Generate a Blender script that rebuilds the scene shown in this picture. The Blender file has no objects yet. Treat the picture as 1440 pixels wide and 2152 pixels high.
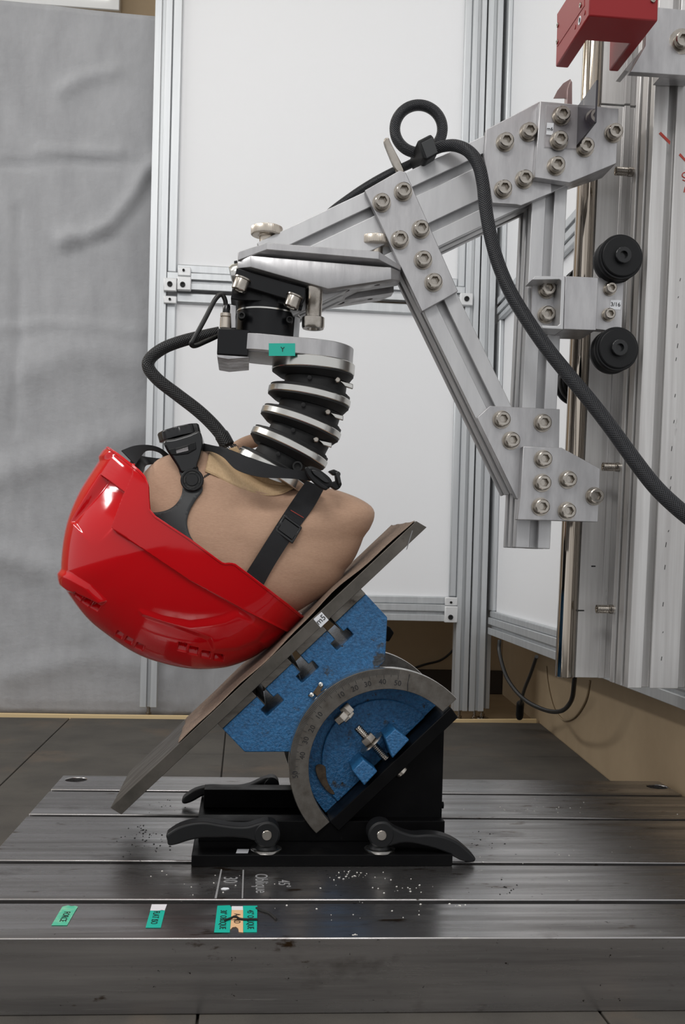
import bpy, bmesh, math, random
import numpy as np
from mathutils import Vector, Matrix
random.seed(7)
C = bpy.context.scene.collection
S = bpy.context.scene

# ------------------------------------------------------------------ camera
F, CY, H = 2190.0, 1201.7, 0.40
_yaw, _pit, _rol = math.atan(209 / F), math.radians(-1), math.radians(1.5)
_cy, _sy = math.cos(_yaw), math.sin(_yaw)
FW = np.array([_sy * math.cos(_pit), _cy * math.cos(_pit), math.sin(_pit)])
_rt = np.array([_cy, -_sy, 0.0]); _up = np.cross(_rt, FW)
RT = math.cos(_rol) * _rt + math.sin(_rol) * _up
UP = -math.sin(_rol) * _rt + math.cos(_rol) * _up
CAM = np.array([0, 0, H])
cd = bpy.data.cameras.new('camera'); cam = bpy.data.objects.new('camera', cd); C.objects.link(cam)
cam.matrix_world = Matrix(((RT[0], UP[0], -FW[0], 0), (RT[1], UP[1], -FW[1], 0), (RT[2], UP[2], -FW[2], H), (0, 0, 0, 1)))
cd.sensor_fit = 'HORIZONTAL'; cd.sensor_width = 36; cd.lens = F / 1440 * 36
cd.shift_y = (CY - 1076) / 1440; cd.clip_start = 0.02
S.camera = cam

# ------------------------------------------------------------------ world, lamps, exposure
S.view_settings.view_transform = 'Standard'; S.view_settings.look = 'None'
S.view_settings.gamma = 1; S.view_settings.use_curve_mapping = False
S.view_settings.exposure = 0.04
w = bpy.data.worlds.new('world'); S.world = w; w.use_nodes = True
w.node_tree.nodes['Background'].inputs[0].default_value = (0.985, 0.99, 1.0, 1)
w.node_tree.nodes['Background'].inputs[1].default_value = 0.70
def area(name, loc, size, power, target, col=(1, 0.99, 0.975)):
    l = bpy.data.lights.new(name, 'AREA'); l.shape = 'RECTANGLE'; l.size, l.size_y = size
    l.energy = power; l.color = col
    o = bpy.data.objects.new(name, l); C.objects.link(o); o.location = loc
    o.rotation_euler = (Vector(target) - Vector(loc)).to_track_quat('-Z', 'Y').to_euler()
area('ceiling_lamp', (-1.15, 0.55, 2.45), (0.30, 1.30), 9, (-0.6, 0.95, 0))
area('ceiling_lamp', (-2.75, 1.75, 2.42), (1.9, 0.16), 30, (-0.1, 1.5, 0.5))
area('ceiling_lamp', (0.25, 0.85, 2.55), (1.2, 0.30), 7, (0.25, 1.1, 0))
area('ceiling_lamp', (-0.5, -0.9, 2.45), (1.3, 0.5), 22, (-0.2, 1.2, 0.4))

# ------------------------------------------------------------------ pixel rays to world planes
def ray(x, y): return FW + RT * ((x - 720) / F) - UP * ((y - CY) / F)
def P(x, y, Y): d = ray(x, y); return Vector(d * (Y / d[1]) + CAM)
def PZ(x, y, Z): d = ray(x, y); return Vector(d * ((Z - H) / d[2]) + CAM)
def proj(p):
    q = np.array(p) - CAM; k = q @ FW; return 720 + F * (q @ RT) / k, CY - F * (q @ UP) / k
def proja(A):
    q = A - CAM; k = q @ FW; return np.stack([720 + F * (q @ RT) / k, CY - F * (q @ UP) / k], 1)
TOP = 0.061; FZ = -0.0065          # bed top, floor mat top

# ------------------------------------------------------------------ materials
def L(r, g, b):
    f = lambda v: (v / 255 / 12.92) if v <= 10.31 else ((v / 255 + 0.055) / 1.055) ** 2.4
    return (f(r), f(g), f(b), 1)
def mk(name, col, rough=0.5, metal=0.0, var=None, col2=None, bump=None, rvar=0, coat=0, spec=0.5, aniso=0, trans=0, alpha=1, sheen=0, spots=None):
    m = bpy.data.materials.new(name); m.use_nodes = True; nt = m.node_tree; N = nt.nodes; K = nt.links
    b = N['Principled BSDF']; b.inputs['Base Color'].default_value = col
    b.inputs['Roughness'].default_value = rough; b.inputs['Metallic'].default_value = metal
    b.inputs['Coat Weight'].default_value = coat; b.inputs['Coat Roughness'].default_value = 0.04
    b.inputs['Specular IOR Level'].default_value = spec; b.inputs['Transmission Weight'].default_value = trans
    b.inputs['Alpha'].default_value = alpha; b.inputs['Sheen Weight'].default_value = sheen
    tc = N.new('ShaderNodeTexCoord')
    def noise(sc, det=4, ro=0.6):
        mp = N.new('ShaderNodeMapping'); mp.inputs['Scale'].default_value = sc if isinstance(sc, tuple) else (sc,) * 3
        n = N.new('ShaderNodeTexNoise'); n.inputs['Scale'].default_value = 1; n.inputs['Detail'].default_value = det; n.inputs['Roughness'].default_value = ro
        K.new(tc.outputs['Object'], mp.inputs[0]); K.new(mp.outputs[0], n.inputs['Vector']); return n
    out = None
    if var:
        n = noise(var[0], 5); r = N.new('ShaderNodeMapRange'); r.inputs[1].default_value = var[1]; r.inputs[2].default_value = var[2]
        K.new(n.outputs[0], r.inputs[0]); mx = N.new('ShaderNodeMix'); mx.data_type = 'RGBA'
        mx.inputs[6].default_value = col; mx.inputs[7].default_value = col2; K.new(r.outputs[0], mx.inputs[0])
        out = mx.outputs[2]
        if rvar:
            rr = N.new('ShaderNodeMapRange'); rr.inputs[1].default_value = 0.3; rr.inputs[2].default_value = 0.7
            rr.inputs[3].default_value = max(0.02, rough - rvar); rr.inputs[4].default_value = rough + rvar
            K.new(n.outputs[0], rr.inputs[0]); K.new(rr.outputs[0], b.inputs['Roughness'])
    if spots:                                  # (scale, lo, hi, colour): wear or stains with a shape of their own
        for sc, lo, hi, c in spots:
            n = noise(sc, 6, 0.65); r = N.new('ShaderNodeMapRange'); r.inputs[1].default_value = lo; r.inputs[2].default_value = hi
            K.new(n.outputs[0], r.inputs[0]); mx = N.new('ShaderNodeMix'); mx.data_type = 'RGBA'
            if out: K.new(out, mx.inputs[6])
            else: mx.inputs[6].default_value = col
            mx.inputs[7].default_value = c; K.new(r.outputs[0], mx.inputs[0]); out = mx.outputs[2]
    if out: K.new(out, b.inputs['Base Color'])
    if bump:
        prev = None
        for sc, st, ds in (bump if isinstance(bump, list) else [bump]):
            n = noise(sc, 4); bp = N.new('ShaderNodeBump'); bp.inputs['Strength'].default_value = st; bp.inputs['Distance'].default_value = ds
            K.new(n.outputs[0], bp.inputs['Height'])
            if prev: K.new(prev.outputs[0], bp.inputs['Normal'])
            prev = bp
        K.new(prev.outputs[0], b.inputs['Normal'])
    return m
def uvmat(m, su, sv, st, dist, colmix=None):
    """woven threads across the u/v coordinates of a strap or sleeve"""
    nt = m.node_tree; N = nt.nodes; K = nt.links; b = N['Principled BSDF']
    uv = N.new('ShaderNodeUVMap'); sp = N.new('ShaderNodeSeparateXYZ'); K.new(uv.outputs[0], sp.inputs[0])
    def mth(op, a, c=None):
        n = N.new('ShaderNodeMath'); n.operation = op
        for i, v in enumerate((a, c)):
            if v is None: continue
            if isinstance(v, (int, float)): n.inputs[i].default_value = v
            else: K.new(v, n.inputs[i])
        return n.outputs[0]
    u = mth('MULTIPLY', sp.outputs[0], su); v = mth('MULTIPLY', sp.outputs[1], sv)
    h = mth('MAXIMUM', mth('SINE', mth('ADD', u, v)), mth('SINE', mth('SUBTRACT', u, v)))
    bp = N.new('ShaderNodeBump'); bp.inputs['Strength'].default_value = st; bp.inputs['Distance'].default_value = dist
    K.new(h, bp.inputs['Height']); K.new(bp.outputs[0], b.inputs['Normal'])
    if colmix:
        r = N.new('ShaderNodeMapRange'); r.inputs[1].default_value = 0.75; r.inputs[2].default_value = 1.0; K.new(h, r.inputs[0])
        mx = N.new('ShaderNodeMix'); mx.data_type = 'RGBA'; mx.inputs[6].default_value = b.inputs['Base Color'].default_value
        mx.inputs[7].default_value = colmix; K.new(r.outputs[0], mx.inputs[0]); K.new(mx.outputs[2], b.inputs['Base Color'])
    return m
M = {}
M['alu'] = mk('extruded aluminium', L(202, 202, 203), 0.47, 0.62, ((40, 40, 6), 0.35, 0.7), L(186, 186, 188), ((300, 300, 20), 0.05, 0.001), 0.06)
M['alu_plate'] = mk('machined aluminium', L(190, 189, 190), 0.40, 0.85, ((60, 60, 14), 0.35, 0.68), L(168, 167, 169), ((400, 60, 30), 0.08, 0.001), 0.08)
M['alu_rail'] = mk('worn rail aluminium', L(216, 215, 214), 0.45, 0.6, ((90, 90, 3), 0.35, 0.65), L(192, 190, 189), ((500, 500, 8), 0.10, 0.001), 0.06, spots=[((30, 30, 10), 0.66, 0.75, L(120, 116, 114))])
M['alu_frame'] = mk('satin frame aluminium', L(208, 211, 213), 0.45, 0.6, ((60, 60, 3), 0.3, 0.7), L(192, 195, 198))
M['bracket_white'] = mk('pale frame bracket', L(222, 223, 224), 0.4, 0.2)
M['steel'] = mk('stainless screw steel', L(190, 184, 176), 0.24, 1.0, (60, 0.3, 0.7), L(150, 143, 134), None, 0.08)
M['knurl'] = mk('nickel knob', L(205, 196, 184), 0.32, 1.0)
M['shaft'] = mk('hardened shaft', L(200, 190, 178), 0.10, 1.0, ((200, 200, 1), 0.4, 0.6), L(150, 140, 128))
M['ring'] = mk('turned aluminium ring', L(208, 207, 203), 0.24, 1.0)
M['black'] = mk('black painted steel', L(9, 9, 10), 0.42, 0.0, (25, 0.4, 0.7), L(13, 13, 14), ((120, 120, 120), 0.1, 0.001), 0.1, spec=0.08, spots=[((70, 30, 70), 0.70, 0.80, L(42, 42, 42))])
M['anod'] = mk('black anodised metal', L(16, 17, 20), 0.3, 0.3, spec=0.4)
M['plastic'] = mk('black plastic', L(24, 25, 27), 0.22, 0, spec=0.5)
M['plastic_matt'] = mk('matt black plastic', L(18, 19, 21), 0.45, 0, spec=0.3, bump=((600, 600, 600), 0.15, 0.0005))
M['rubber'] = mk('black neck rubber', L(26, 26, 27), 0.55, 0, (50, 0.35, 0.7), L(36, 36, 36), spec=0.3, bump= ((200, 200, 200), 0.12, 0.001))
M['band'] = mk('grey black headband', L(45, 47, 49), 0.5)
M['red'] = mk('red helmet shell', L(198, 0, 14), 0.10, 0, coat=0.12, spec=0.42)
M['redbox'] = mk('red enamel housing', L(142, 30, 34), 0.4, 0, spec=0.35, bump=((400, 400, 400), 0.05, 0.0005))
M['blue'] = mk('blue hammered enamel', L(42, 110, 162), 0.36, 0, (300, 0.35, 0.65), L(27, 82, 126), [((330, 330, 330), 0.7, 0.003)], 0.08, coat=0.1,
               spots=[((34, 34, 34), 0.59, 0.66, L(44, 50, 56)), ((110, 110, 110), 0.64, 0.69, L(40, 42, 44)), (9, 0.60, 0.70, L(58, 60, 60))])
M['iron'] = mk('scraped cast iron', L(112, 108, 103), 0.48, 0.7, (60, 0.35, 0.7), L(84, 79, 73), ((150, 150, 150), 0.15, 0.001), 0.1)
M['land'] = mk('machined iron land', L(128, 124, 118), 0.36, 0.9, ((30, 30, 90), 0.3, 0.7), L(88, 82, 76), None, 0.1, spots=[(40, 0.62, 0.7, L(60, 52, 46))])
M['anvil'] = mk('dull mild steel plate', L(108, 103, 97), 0.42, 0.75, ((20, 60, 20), 0.3, 0.7), L(72, 69, 64), ((300, 40, 300), 0.06, 0.001), 0.1, spots=[(16, 0.66, 0.76, L(70, 62, 54))])
M['paper'] = mk('brown abrasive paper', L(142, 122, 106), 0.85, 0, (300, 0.4, 0.6), L(112, 96, 84), ((900, 900, 900), 0.3, 0.001), spots=[((12, 30, 12), 0.6, 0.72, L(104, 86, 76))])
M['bed'] = mk('ground steel bed', L(196, 194, 194), 0.27, 0.95, ((2.5, 60, 60), 0.3, 0.72), L(132, 129, 128), ((6, 500, 500), 0.06, 0.001), 0.08,
              spots=[((5, 9, 9), 0.58, 0.74, L(82, 74, 68)), ((4, 700, 700), 0.64, 0.74, L(208, 206, 204)), ((130, 150, 150), 0.665, 0.70, L(52, 46, 42)), ((16, 40, 40), 0.63, 0.70, L(84, 66, 48)), ((60, 90, 90), 0.68, 0.73, L(196, 194, 190))])
M['mat'] = mk('black rubber mat', L(82, 78, 72), 0.75, 0, (9, 0.3, 0.7), L(64, 61, 57), ((500, 500, 500), 0.25, 0.002), spots=[((4, 4, 4), 0.55, 0.72, L(94, 82, 70)), (180, 0.70, 0.74, L(120, 116, 110)), (11, 0.6, 0.7, L(66, 62, 58))])
M['concrete'] = mk('tan floor', L(150, 128, 98), 0.7, 0, (6, 0.3, 0.7), L(124, 104, 78), ((60, 60, 60), 0.1, 0.002))
M['wall'] = mk('tan painted wall', L(166, 146, 118), 0.7, 0, (5, 0.3, 0.7), L(152, 132, 105), ((40, 40, 40), 0.08, 0.002))
M['ceil'] = mk('pale ceiling', L(225, 222, 216), 0.8)
M['baseboard'] = mk('dark baseboard', L(45, 38, 32), 0.5)
M['edging'] = mk('cream edging', L(222, 196, 150), 0.6)
M['panel'] = mk('white partition board', L(240, 241, 243), 0.42, 0)
M['cloth'] = mk('grey photo backdrop cloth', L(172, 173, 176), 0.9, 0, ((22, 22, 8), 0.3, 0.7), L(158, 159, 162), [((320, 320, 320), 0.2, 0.002), ((7, 7, 9), 0.2, 0.03)], sheen=0.2)
M['label'] = mk('white label', L(228, 230, 234), 0.5)
M['ink'] = mk('black ink', L(24, 24, 26), 0.6)
M['redink'] = mk('red marker', L(176, 62, 50), 0.6)
M['chalk'] = mk('grey chalk', L(134, 134, 135), 0.9)
M['teal'] = mk('teal tape', L(20, 178, 158), 0.45)
M['teal_old'] = mk('pale teal tape', L(78, 186, 152), 0.5, 0, (90, 0.45, 0.7), L(140, 200, 168))
M['tan_tape'] = mk('tan tape', L(226, 184, 140), 0.6)
M['white_tape'] = mk('torn white tape', L(224, 222, 226), 0.6)
M['brown'] = mk('rusty pointer', L(92, 78, 62), 0.5, 0.5, (120, 0.4, 0.6), L(66, 54, 44))
M['acrylic'] = mk('smoked acrylic', L(52, 49, 56), 0.05, 0, trans=0.0, alpha=0.93)
M['clear'] = mk('clear acrylic', L(200, 196, 198), 0.08, 0, alpha=0.35)
M['flag'] = mk('dull flag plate', L(170, 150, 148), 0.4, 0.6)
M['dark'] = mk('dark socket', L(12, 12, 12), 0.6)
M['cable'] = uvmat(mk('braided black sleeve', L(20, 21, 24), 0.4, 0, spec=0.45), 2400, 100.5, 0.8, 0.001, L(70, 72, 78))
M['sleeve'] = uvmat(mk('loose braided sleeve', L(26, 27, 28), 0.45, 0), 2100, 88, 0.9, 0.001, L(66, 66, 68))
M['wire'] = mk('black cable jacket', L(26, 26, 26), 0.4)
M['greywire'] = mk('grey tan cord', L(150, 132, 106), 0.6)
M['strap'] = uvmat(mk('black webbing', L(20, 21, 24), 0.6, 0), 4500, 150, 0.6, 0.0006, L(38, 40, 46))
M['skin'] = mk('tan stocking', L(190, 155, 130), 0.8, 0, ((260, 260, 900), 0.3, 0.7), L(178, 143, 119), [((300, 300, 1600), 0.3, 0.0006), ((25, 25, 60), 0.1, 0.008)], sheen=0.15)
M['hem'] = mk('tan stocking hem', L(208, 178, 140), 0.75, 0, ((500, 500, 200), 0.35, 0.65), L(196, 165, 127), [((700, 700, 300), 0.3, 0.001)])
M['chip'] = mk('pale chips', L(216, 214, 208), 0.4)
M['crumb'] = mk('black rubber crumbs', L(26, 25, 24), 0.8)
M['glow'] = mk('daylight pane', L(255, 255, 240), 0.5)
_b = M['glow'].node_tree.nodes['Principled BSDF']; _b.inputs['Emission Color'].default_value = (1, 1, 0.9, 1); _b.inputs['Emission Strength'].default_value = 2.2

# ------------------------------------------------------------------ mesh helpers
class MB:
    def __init__(s): s.v = []; s.f = []; s.m = []; s.uv = []
    def add(s, vs, fs, mi=0, uv=None):
        o = len(s.v); s.v += [tuple(v) for v in vs]; s.f += [tuple(i + o for i in f) for f in fs]; s.m += [mi] * len(fs)
        s.uv += list(uv) if uv else [(0, 0)] * len(vs)
    def prism(s, pts, d, mi=0):
        n = len(pts); d = Vector(d); a = [Vector(p) for p in pts]
        s.add(a + [p + d for p in a], [tuple(range(n)), tuple(range(2 * n - 1, n - 1, -1))] + [(i, (i + 1) % n, n + (i + 1) % n, n + i) for i in range(n)], mi)
    def box(s, x0, x1, y0, y1, z0, z1, mi=0):
        s.prism([(x0, y0, z0), (x1, y0, z0), (x1, y0, z1), (x0, y0, z1)], (0, y1 - y0, 0), mi)
    def loft(s, rings, cap=True, mi=0, uvlen=None):
        n = len(rings[0]); k = len(rings); fs = []
        for i in range(k - 1):
            for j in range(n): fs.append((i * n + j, i * n + (j + 1) % n, (i + 1) * n + (j + 1) % n, (i + 1) * n + j))
        if cap: fs += [tuple(range(n)), tuple(range(k * n - 1, (k - 1) * n - 1, -1))]
        uv = None
        if uvlen: uv = [(uvlen[i], j / n) for i in range(k) for j in range(n)]
        s.add([p for r in rings for p in r], fs, mi, uv)
    def lathe(s, prof, o, ax, n=40, mi=0, cap=True):
        ax = Vector(ax).normalized(); a = ax.orthogonal().normalized(); b = ax.cross(a); o = Vector(o)
        s.loft([[o + ax * h + (a * math.cos(2 * math.pi * j / n) + b * math.sin(2 * math.pi * j / n)) * max(r, 1e-5) for j in range(n)] for r, h in prof], cap, mi)
    def tube(s, pts, rad, n=14, mi=0):
        pts = [Vector(p) for p in pts]; T = [(pts[min(i + 1, len(pts) - 1)] - pts[max(i - 1, 0)]).normalized() for i in range(len(pts))]
        a = T[0].orthogonal().normalized(); rings = []; ln = [0]
        for i, p in enumerate(pts):
            a = (a - T[i] * a.dot(T[i])).normalized(); b = T[i].cross(a); r = rad[i] if hasattr(rad, '__len__') else rad
            rings.append([p + (a * math.cos(2 * math.pi * j / n) + b * math.sin(2 * math.pi * j / n)) * r for j in range(n)])
            if i: ln.append(ln[-1] + (p - pts[i - 1]).length)
        s.loft(rings, True, mi, ln)
    def build(s, name, mat, parent=None, angle=35, bevel=0, seg=2, norm=True, solid=0, sub=0):
        me = bpy.data.meshes.new(name); me.from_pydata(s.v, [], s.f)
        for mm in (mat if isinstance(mat, (list, tuple)) else [mat]): me.materials.append(M[mm])
        me.polygons.foreach_set('material_index', s.m)
        ul = me.uv_layers.new(name='UVMap'); 
        for lp in me.loops: ul.data[lp.index].uv = s.uv[lp.vertex_index]
        if norm:
            bm = bmesh.new(); bm.from_mesh(me); bmesh.ops.recalc_face_normals(bm, faces=bm.faces); bm.to_mesh(me); bm.free()
        me.shade_smooth(); me.set_sharp_from_angle(angle=math.radians(angle))
        o = bpy.data.objects.new(name, me); C.objects.link(o); par(o, parent)
        if solid: md = o.modifiers.new('solid', 'SOLIDIFY'); md.thickness = solid; md.offset = -1
        if sub: md = o.modifiers.new('sub', 'SUBSURF'); md.levels = md.render_levels = sub
        if bevel: md = o.modifiers.new('bevel', 'BEVEL'); md.width = bevel; md.segments = seg; md.limit_method = 'ANGLE'; md.angle_limit = math.radians(40)
        return o
def par(o, parent):
    if parent:
        o.parent = parent
        if parent.type == 'EMPTY': o.matrix_parent_inverse = Matrix.Translation(-parent.location)
def tag(o, label, cat, group=None, kind=None):
    o['label'] = label
    if cat: o['category'] = cat
    if group: o['group'] = group
    o['kind'] = kind or 'thing'
    return o
def thing(name, loc, label, cat, group=None):
    o = bpy.data.objects.new(name, None); C.objects.link(o); o.location = loc; o.empty_display_size = 0.02
    return tag(o, label, cat, group)
def struct(name, mb, mat, **k):
    o = mb.build(name, mat, **k); o['kind'] = 'structure'; return o
def px(pts, Y): return [P(x, y, Y) for x, y in pts]
def plate(name, mat, pts, Y0, Y1, parent, bevel=0.0006, **k):
    mb = MB(); mb.prism(px(pts, Y0), (0, Y1 - Y0, 0)); return mb.build(name, mat, parent, bevel=bevel, **k)
YV = Vector((0, 1, 0))
def smooth(pts, n=8):
    """Catmull-Rom through points"""
    p = [Vector(q) for q in pts]; p = [p[0] * 2 - p[1]] + p + [p[-1] * 2 - p[-2]]; out = []
    for i in range(1, len(p) - 2):
        for k in range(n):
            t = k / n; a, b, c, d = p[i - 1:i + 3]
            out.append(0.5 * ((2 * b) + (c - a) * t + (2 * a - 5 * b + 4 * c - d) * t * t + (3 * b - a - 3 * c + d) * t ** 3))
    return out + [p[-2]]
def smooth2(pts, n=5, closed=True):
    q = [Vector((x, y, 0)) for x, y in pts]
    if closed:
        s = smooth(q[-2:] + q + q[:2], n); k = 2 * n; return [(v.x, v.y) for v in s[k:k + len(q) * n]]
    return [(v.x, v.y) for v in smooth(q, n)]
def prof(mb, p0, p1, wd, dd, wdt, dpt, ws, ds, mi=0, o=0.005, dep=0.011):
    """slotted extrusion from p0 to p1; p0 on the middle of the face turned away from dd"""
    p0, p1, wd, dd = Vector(p0), Vector(p1), Vector(wd).normalized(), Vector(dd).normalized(); i, lip = o + 0.003, 0.003; h = wdt / 2; q = [(-h, 0)]
    def sl(c): return [(c - o, 0), (c - o, lip), (c - i, lip), (c - i, dep), (c + i, dep), (c + i, lip), (c + o, lip), (c + o, 0)]
    for c in sorted(ws): q += sl(c)
    q.append((h, 0))
    for c in sorted(ds): q += [(h - b, a) for a, b in sl(c)]
    q.append((h, dpt))
    for c in sorted(ws, reverse=True): q += [(a, dpt - b) for a, b in reversed(sl(c))]
    q.append((-h, dpt))
    for c in sorted(ds, reverse=True): q += [(-h + b, a) for a, b in reversed(sl(c))]
    mb.prism([p0 + wd * a + dd * b for a, b in q], p1 - p0, mi)
_sc = {}
def screw(parent, p, ax, r=0.0085, h=0.0085, wash=1.28, name='socket_screw', mat='steel'):
    k = (r, h, wash, mat)
    if k not in _sc:
        mb = MB(); n = 24
        if wash: mb.lathe([(r * wash, 0), (r * wash, 0.0016), (r * 0.9, 0.0016)], (0, 0, 0), (0, 0, 1), n); z = 0.0016
        else: z = 0
        b = r * 0.12; hx = r * 0.56
        def circ(R, zz): return [Vector((R * math.cos(2 * math.pi * j / n), R * math.sin(2 * math.pi * j / n), zz)) for j in range(n)]
        def hexa(R, zz):
            out = []
            for j in range(n):
                t = 2 * math.pi * j / n; q = (t % (math.pi / 3)) - math.pi / 6; rr = R * math.cos(math.pi / 6) / math.cos(q)
                out.append(Vector((rr * math.cos(t), rr * math.sin(t), zz)))
            return out
        mb.loft([circ(r * 0.97, z), circ(r, z + b), circ(r, z + h - b), circ(r - b, z + h), hexa(hx * 1.08, z + h), hexa(hx, z + h - b * 0.6), hexa(hx * 0.98, z + h * 0.35)], True)
        _sc[k] = mb.build(name, mat, None, angle=30); o = _sc[k]
    else:
        o = _sc[k].copy(); C.objects.link(o); o.name = name
    par(o, parent); o.rotation_mode = 'QUATERNION'; o.rotation_quaternion = Vector(ax).to_track_quat('Z', 'Y'); o.location = p
    return o
def text(body, size, at, xd, yd, mat, parent=None, name='lettering', th=0.0002):
    cu = bpy.data.curves.new(name, 'FONT'); cu.body = body; cu.size = size; cu.align_x = 'CENTER'; cu.align_y = 'CENTER'; cu.extrude = th; cu.resolution_u = 3
    t = bpy.data.objects.new(name, cu); C.objects.link(t); bpy.context.view_layer.update()
    me = bpy.data.meshes.new_from_object(t.evaluated_get(bpy.context.evaluated_depsgraph_get())); bpy.data.objects.remove(t)
    xd = Vector(xd).normalized(); yd = Vector(yd); yd = (yd - xd * yd.dot(xd)).normalized(); nn = xd.cross(yd); at = Vector(at)
    me.transform(Matrix(((xd.x, yd.x, nn.x, at.x), (xd.y, yd.y, nn.y, at.y), (xd.z, yd.z, nn.z, at.z), (0, 0, 0, 1))))
    me.materials.clear(); me.materials.append(M[mat]); me.name = name
    o = bpy.data.objects.new(name, me); C.objects.link(o); par(o, parent); return o
def cutholes(o, cutters):
    """real holes: boolean, applied"""
    tmp = []
    for mb in cutters:
        c = mb.build('cutter', 'dark'); tmp.append(c); md = o.modifiers.new('b', 'BOOLEAN'); md.object = c; md.operation = 'DIFFERENCE'; md.solver = 'EXACT'
    bpy.context.view_layer.update()
    me = bpy.data.meshes.new_from_object(o.evaluated_get(bpy.context.evaluated_depsgraph_get())); nm = o.data.name
    o.modifiers.clear(); o.data = me; me.name = nm
    for c in tmp: bpy.data.objects.remove(c)
    me.shade_smooth(); me.set_sharp_from_angle(angle=math.radians(30))

# ================================================================== THE ROOM
def wx(Y): return 0.7446 + 0.0845 * (Y - 2.5445)             # the right wall, slightly out of square
mb = MB(); mb.box(-3.6, 0.95, 2.53, 3.25, -0.05, -0.0135); mb.box(-3.6, 0.95, -2.2, 2.53, -0.05, -0.0135, 1); struct('floor', mb, ['concrete', 'mat'])
mb = MB(); mb.box(-3.6, 0.95, 3.10, 3.2, -0.0135, 2.7); struct('wall_back', mb, 'wall')
mb = MB(); mb.prism([(wx(3.1), 3.1, -0.0135), (wx(1.42), 1.42, -0.0135), (0.656, 1.1, -0.0135), (0.76, 1.1, -0.0135), (0.9, 3.1, -0.0135)], (0, 0, 2.7135)); struct('wall_right', mb, 'wall')
mb = MB(); mb.box(-3.6, 0.95, -2.2, 3.25, 2.7, 2.75); struct('ceiling', mb, 'ceil')
mb = MB(); mb.box(-3.6, wx(3.09) - 0.001, 3.088, 3.10, -0.0135, 0.058); struct('baseboard_back', mb, 'baseboard', bevel=0.002)
a, b = P(150, -60, 3.09), P(232, 8, 3.09)
wf = MB(); wf.box(a.x - 0.6, b.x + 0.03, 3.065, 3.10, b.z - 0.03, b.z + 0.5)
wf = struct('window_1', wf, 'bracket_white', bevel=0.003)
mb = MB(); mb.box(a.x - 0.57, b.x, 3.060, 3.066, b.z, b.z + 0.47); mb.build('pane', 'glow', wf)

# rubber floor tiles
TX = [-0.775, -0.40, -0.03, 0.33, 0.76]; TY = [0.82, 1.24, 1.66, 2.085, 2.515]
tl = {(0, 1): 'black rubber floor tile under the front left of the steel bed', (0, 2): 'black rubber floor tile under the middle of the bed front',
      (0, 3): 'black rubber floor tile under the front right of the steel bed', (1, 0): 'black rubber floor tile left of the steel bed at the photo edge', (1, 1): 'black rubber floor tile under the rear left corner of the bed',
      (2, 0): 'black rubber floor tile at left edge, one row before the curtain row', (2, 1): 'black rubber floor tile behind the rear left hole of the bed',
      (2, 2): 'black rubber floor tile seen below the tilted blue table', (2, 3): 'black rubber floor tile between bed and right wall, nearer row',
      (3, 0): 'black rubber floor tile at the left end below the grey curtain', (3, 1): 'black rubber floor tile before the left partition foot',
      (3, 2): 'black rubber floor tile mostly hidden behind the blue tilting table, back row', (3, 3): 'black rubber floor tile in the corner by the right partition feet'}
for (r, c), lab in tl.items():
    g = 0.0012; x0, x1, y0, y1 = TX[c] + g, TX[c + 1] - g, TY[r] + g, TY[r + 1] - g
    xr0, xr1 = (min(x1, wx(y0) - 0.002), wx(y1) - 0.002) if (c == 3 and r >= 2) else (min(x1, 0.655),) * 2
    mb = MB(); mb.prism([(x0, y0, -0.0133), (xr0, y0, -0.0133), (xr1, y1, -0.0133), (x0, y1, -0.0133)], (0, 0, 0.0068))
    tag(mb.build('rubber_floor_tile', 'mat', bevel=0.0012), lab, 'floor tile', 'rubber floor tiles')
mb = MB(); n = 24
top = [(-0.775 + (wx(2.52) + 0.768) * i / n, 2.519 + 0.012 * math.sin(i * 0.55) * (1 if i > 12 else 0.2)) for i in range(n + 1)]
mb.loft([[(x, y, -0.0134), (x, y, 0.0005), (x, y + 0.007, 0.0015), (x, y + 0.010, -0.0134)] for x, y in top])
tag(mb.build('edging_strip', 'edging'), 'thin cream edging strip along the back edge of the black floor tiles', 'edging')

# grey cloth backdrop
def seg_d(p, poly):
    best = 1e9
    for (x0, y0), (x1, y1) in zip(poly, poly[1:]):
        dx, dy = x1 - x0, y1 - y0; t = max(0, min(1, ((p[0] - x0) * dx + (p[1] - y0) * dy) / (dx * dx + dy * dy + 1e-9)))
        best = min(best, math.hypot(p[0] - x0 - t * dx, p[1] - y0 - t * dy))
    return best
folds = [([(130, 190), (170, 165), (240, 152)], 14, 0.010), ([(135, 506), (180, 508), (240, 475), (285, 420), (320, 350)], 20, 0.022), ([(165, 520), (235, 495), (290, 430), (318, 385)], 15, -0.018),
         ([(0, 343), (120, 341), (320, 344)], 5, -0.008), ([(80, 315), (250, 322)], 9, 0.009), ([(36, 440), (40, 700), (30, 900)], 12, -0.008), ([(0, 690), (120, 680), (300, 700)], 10, 0.006),
         ([(60, 780), (160, 740), (300, 760)], 40, 0.012), ([(0, 1000), (130, 960), (300, 905)], 35, 0.012), ([(0, 1170), (120, 1200), (170, 1330)], 30, 0.012), ([(20, 1420), (200, 1380), (300, 1400)], 25, 0.008), ([(360, 1420), (380, 1490)], 12, 0.012), ([(430, 1410), (440, 1490)], 10, -0.010)]
mb = MB(); nx, nz = 90, 130; Yc = 2.62; vs = []
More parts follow.
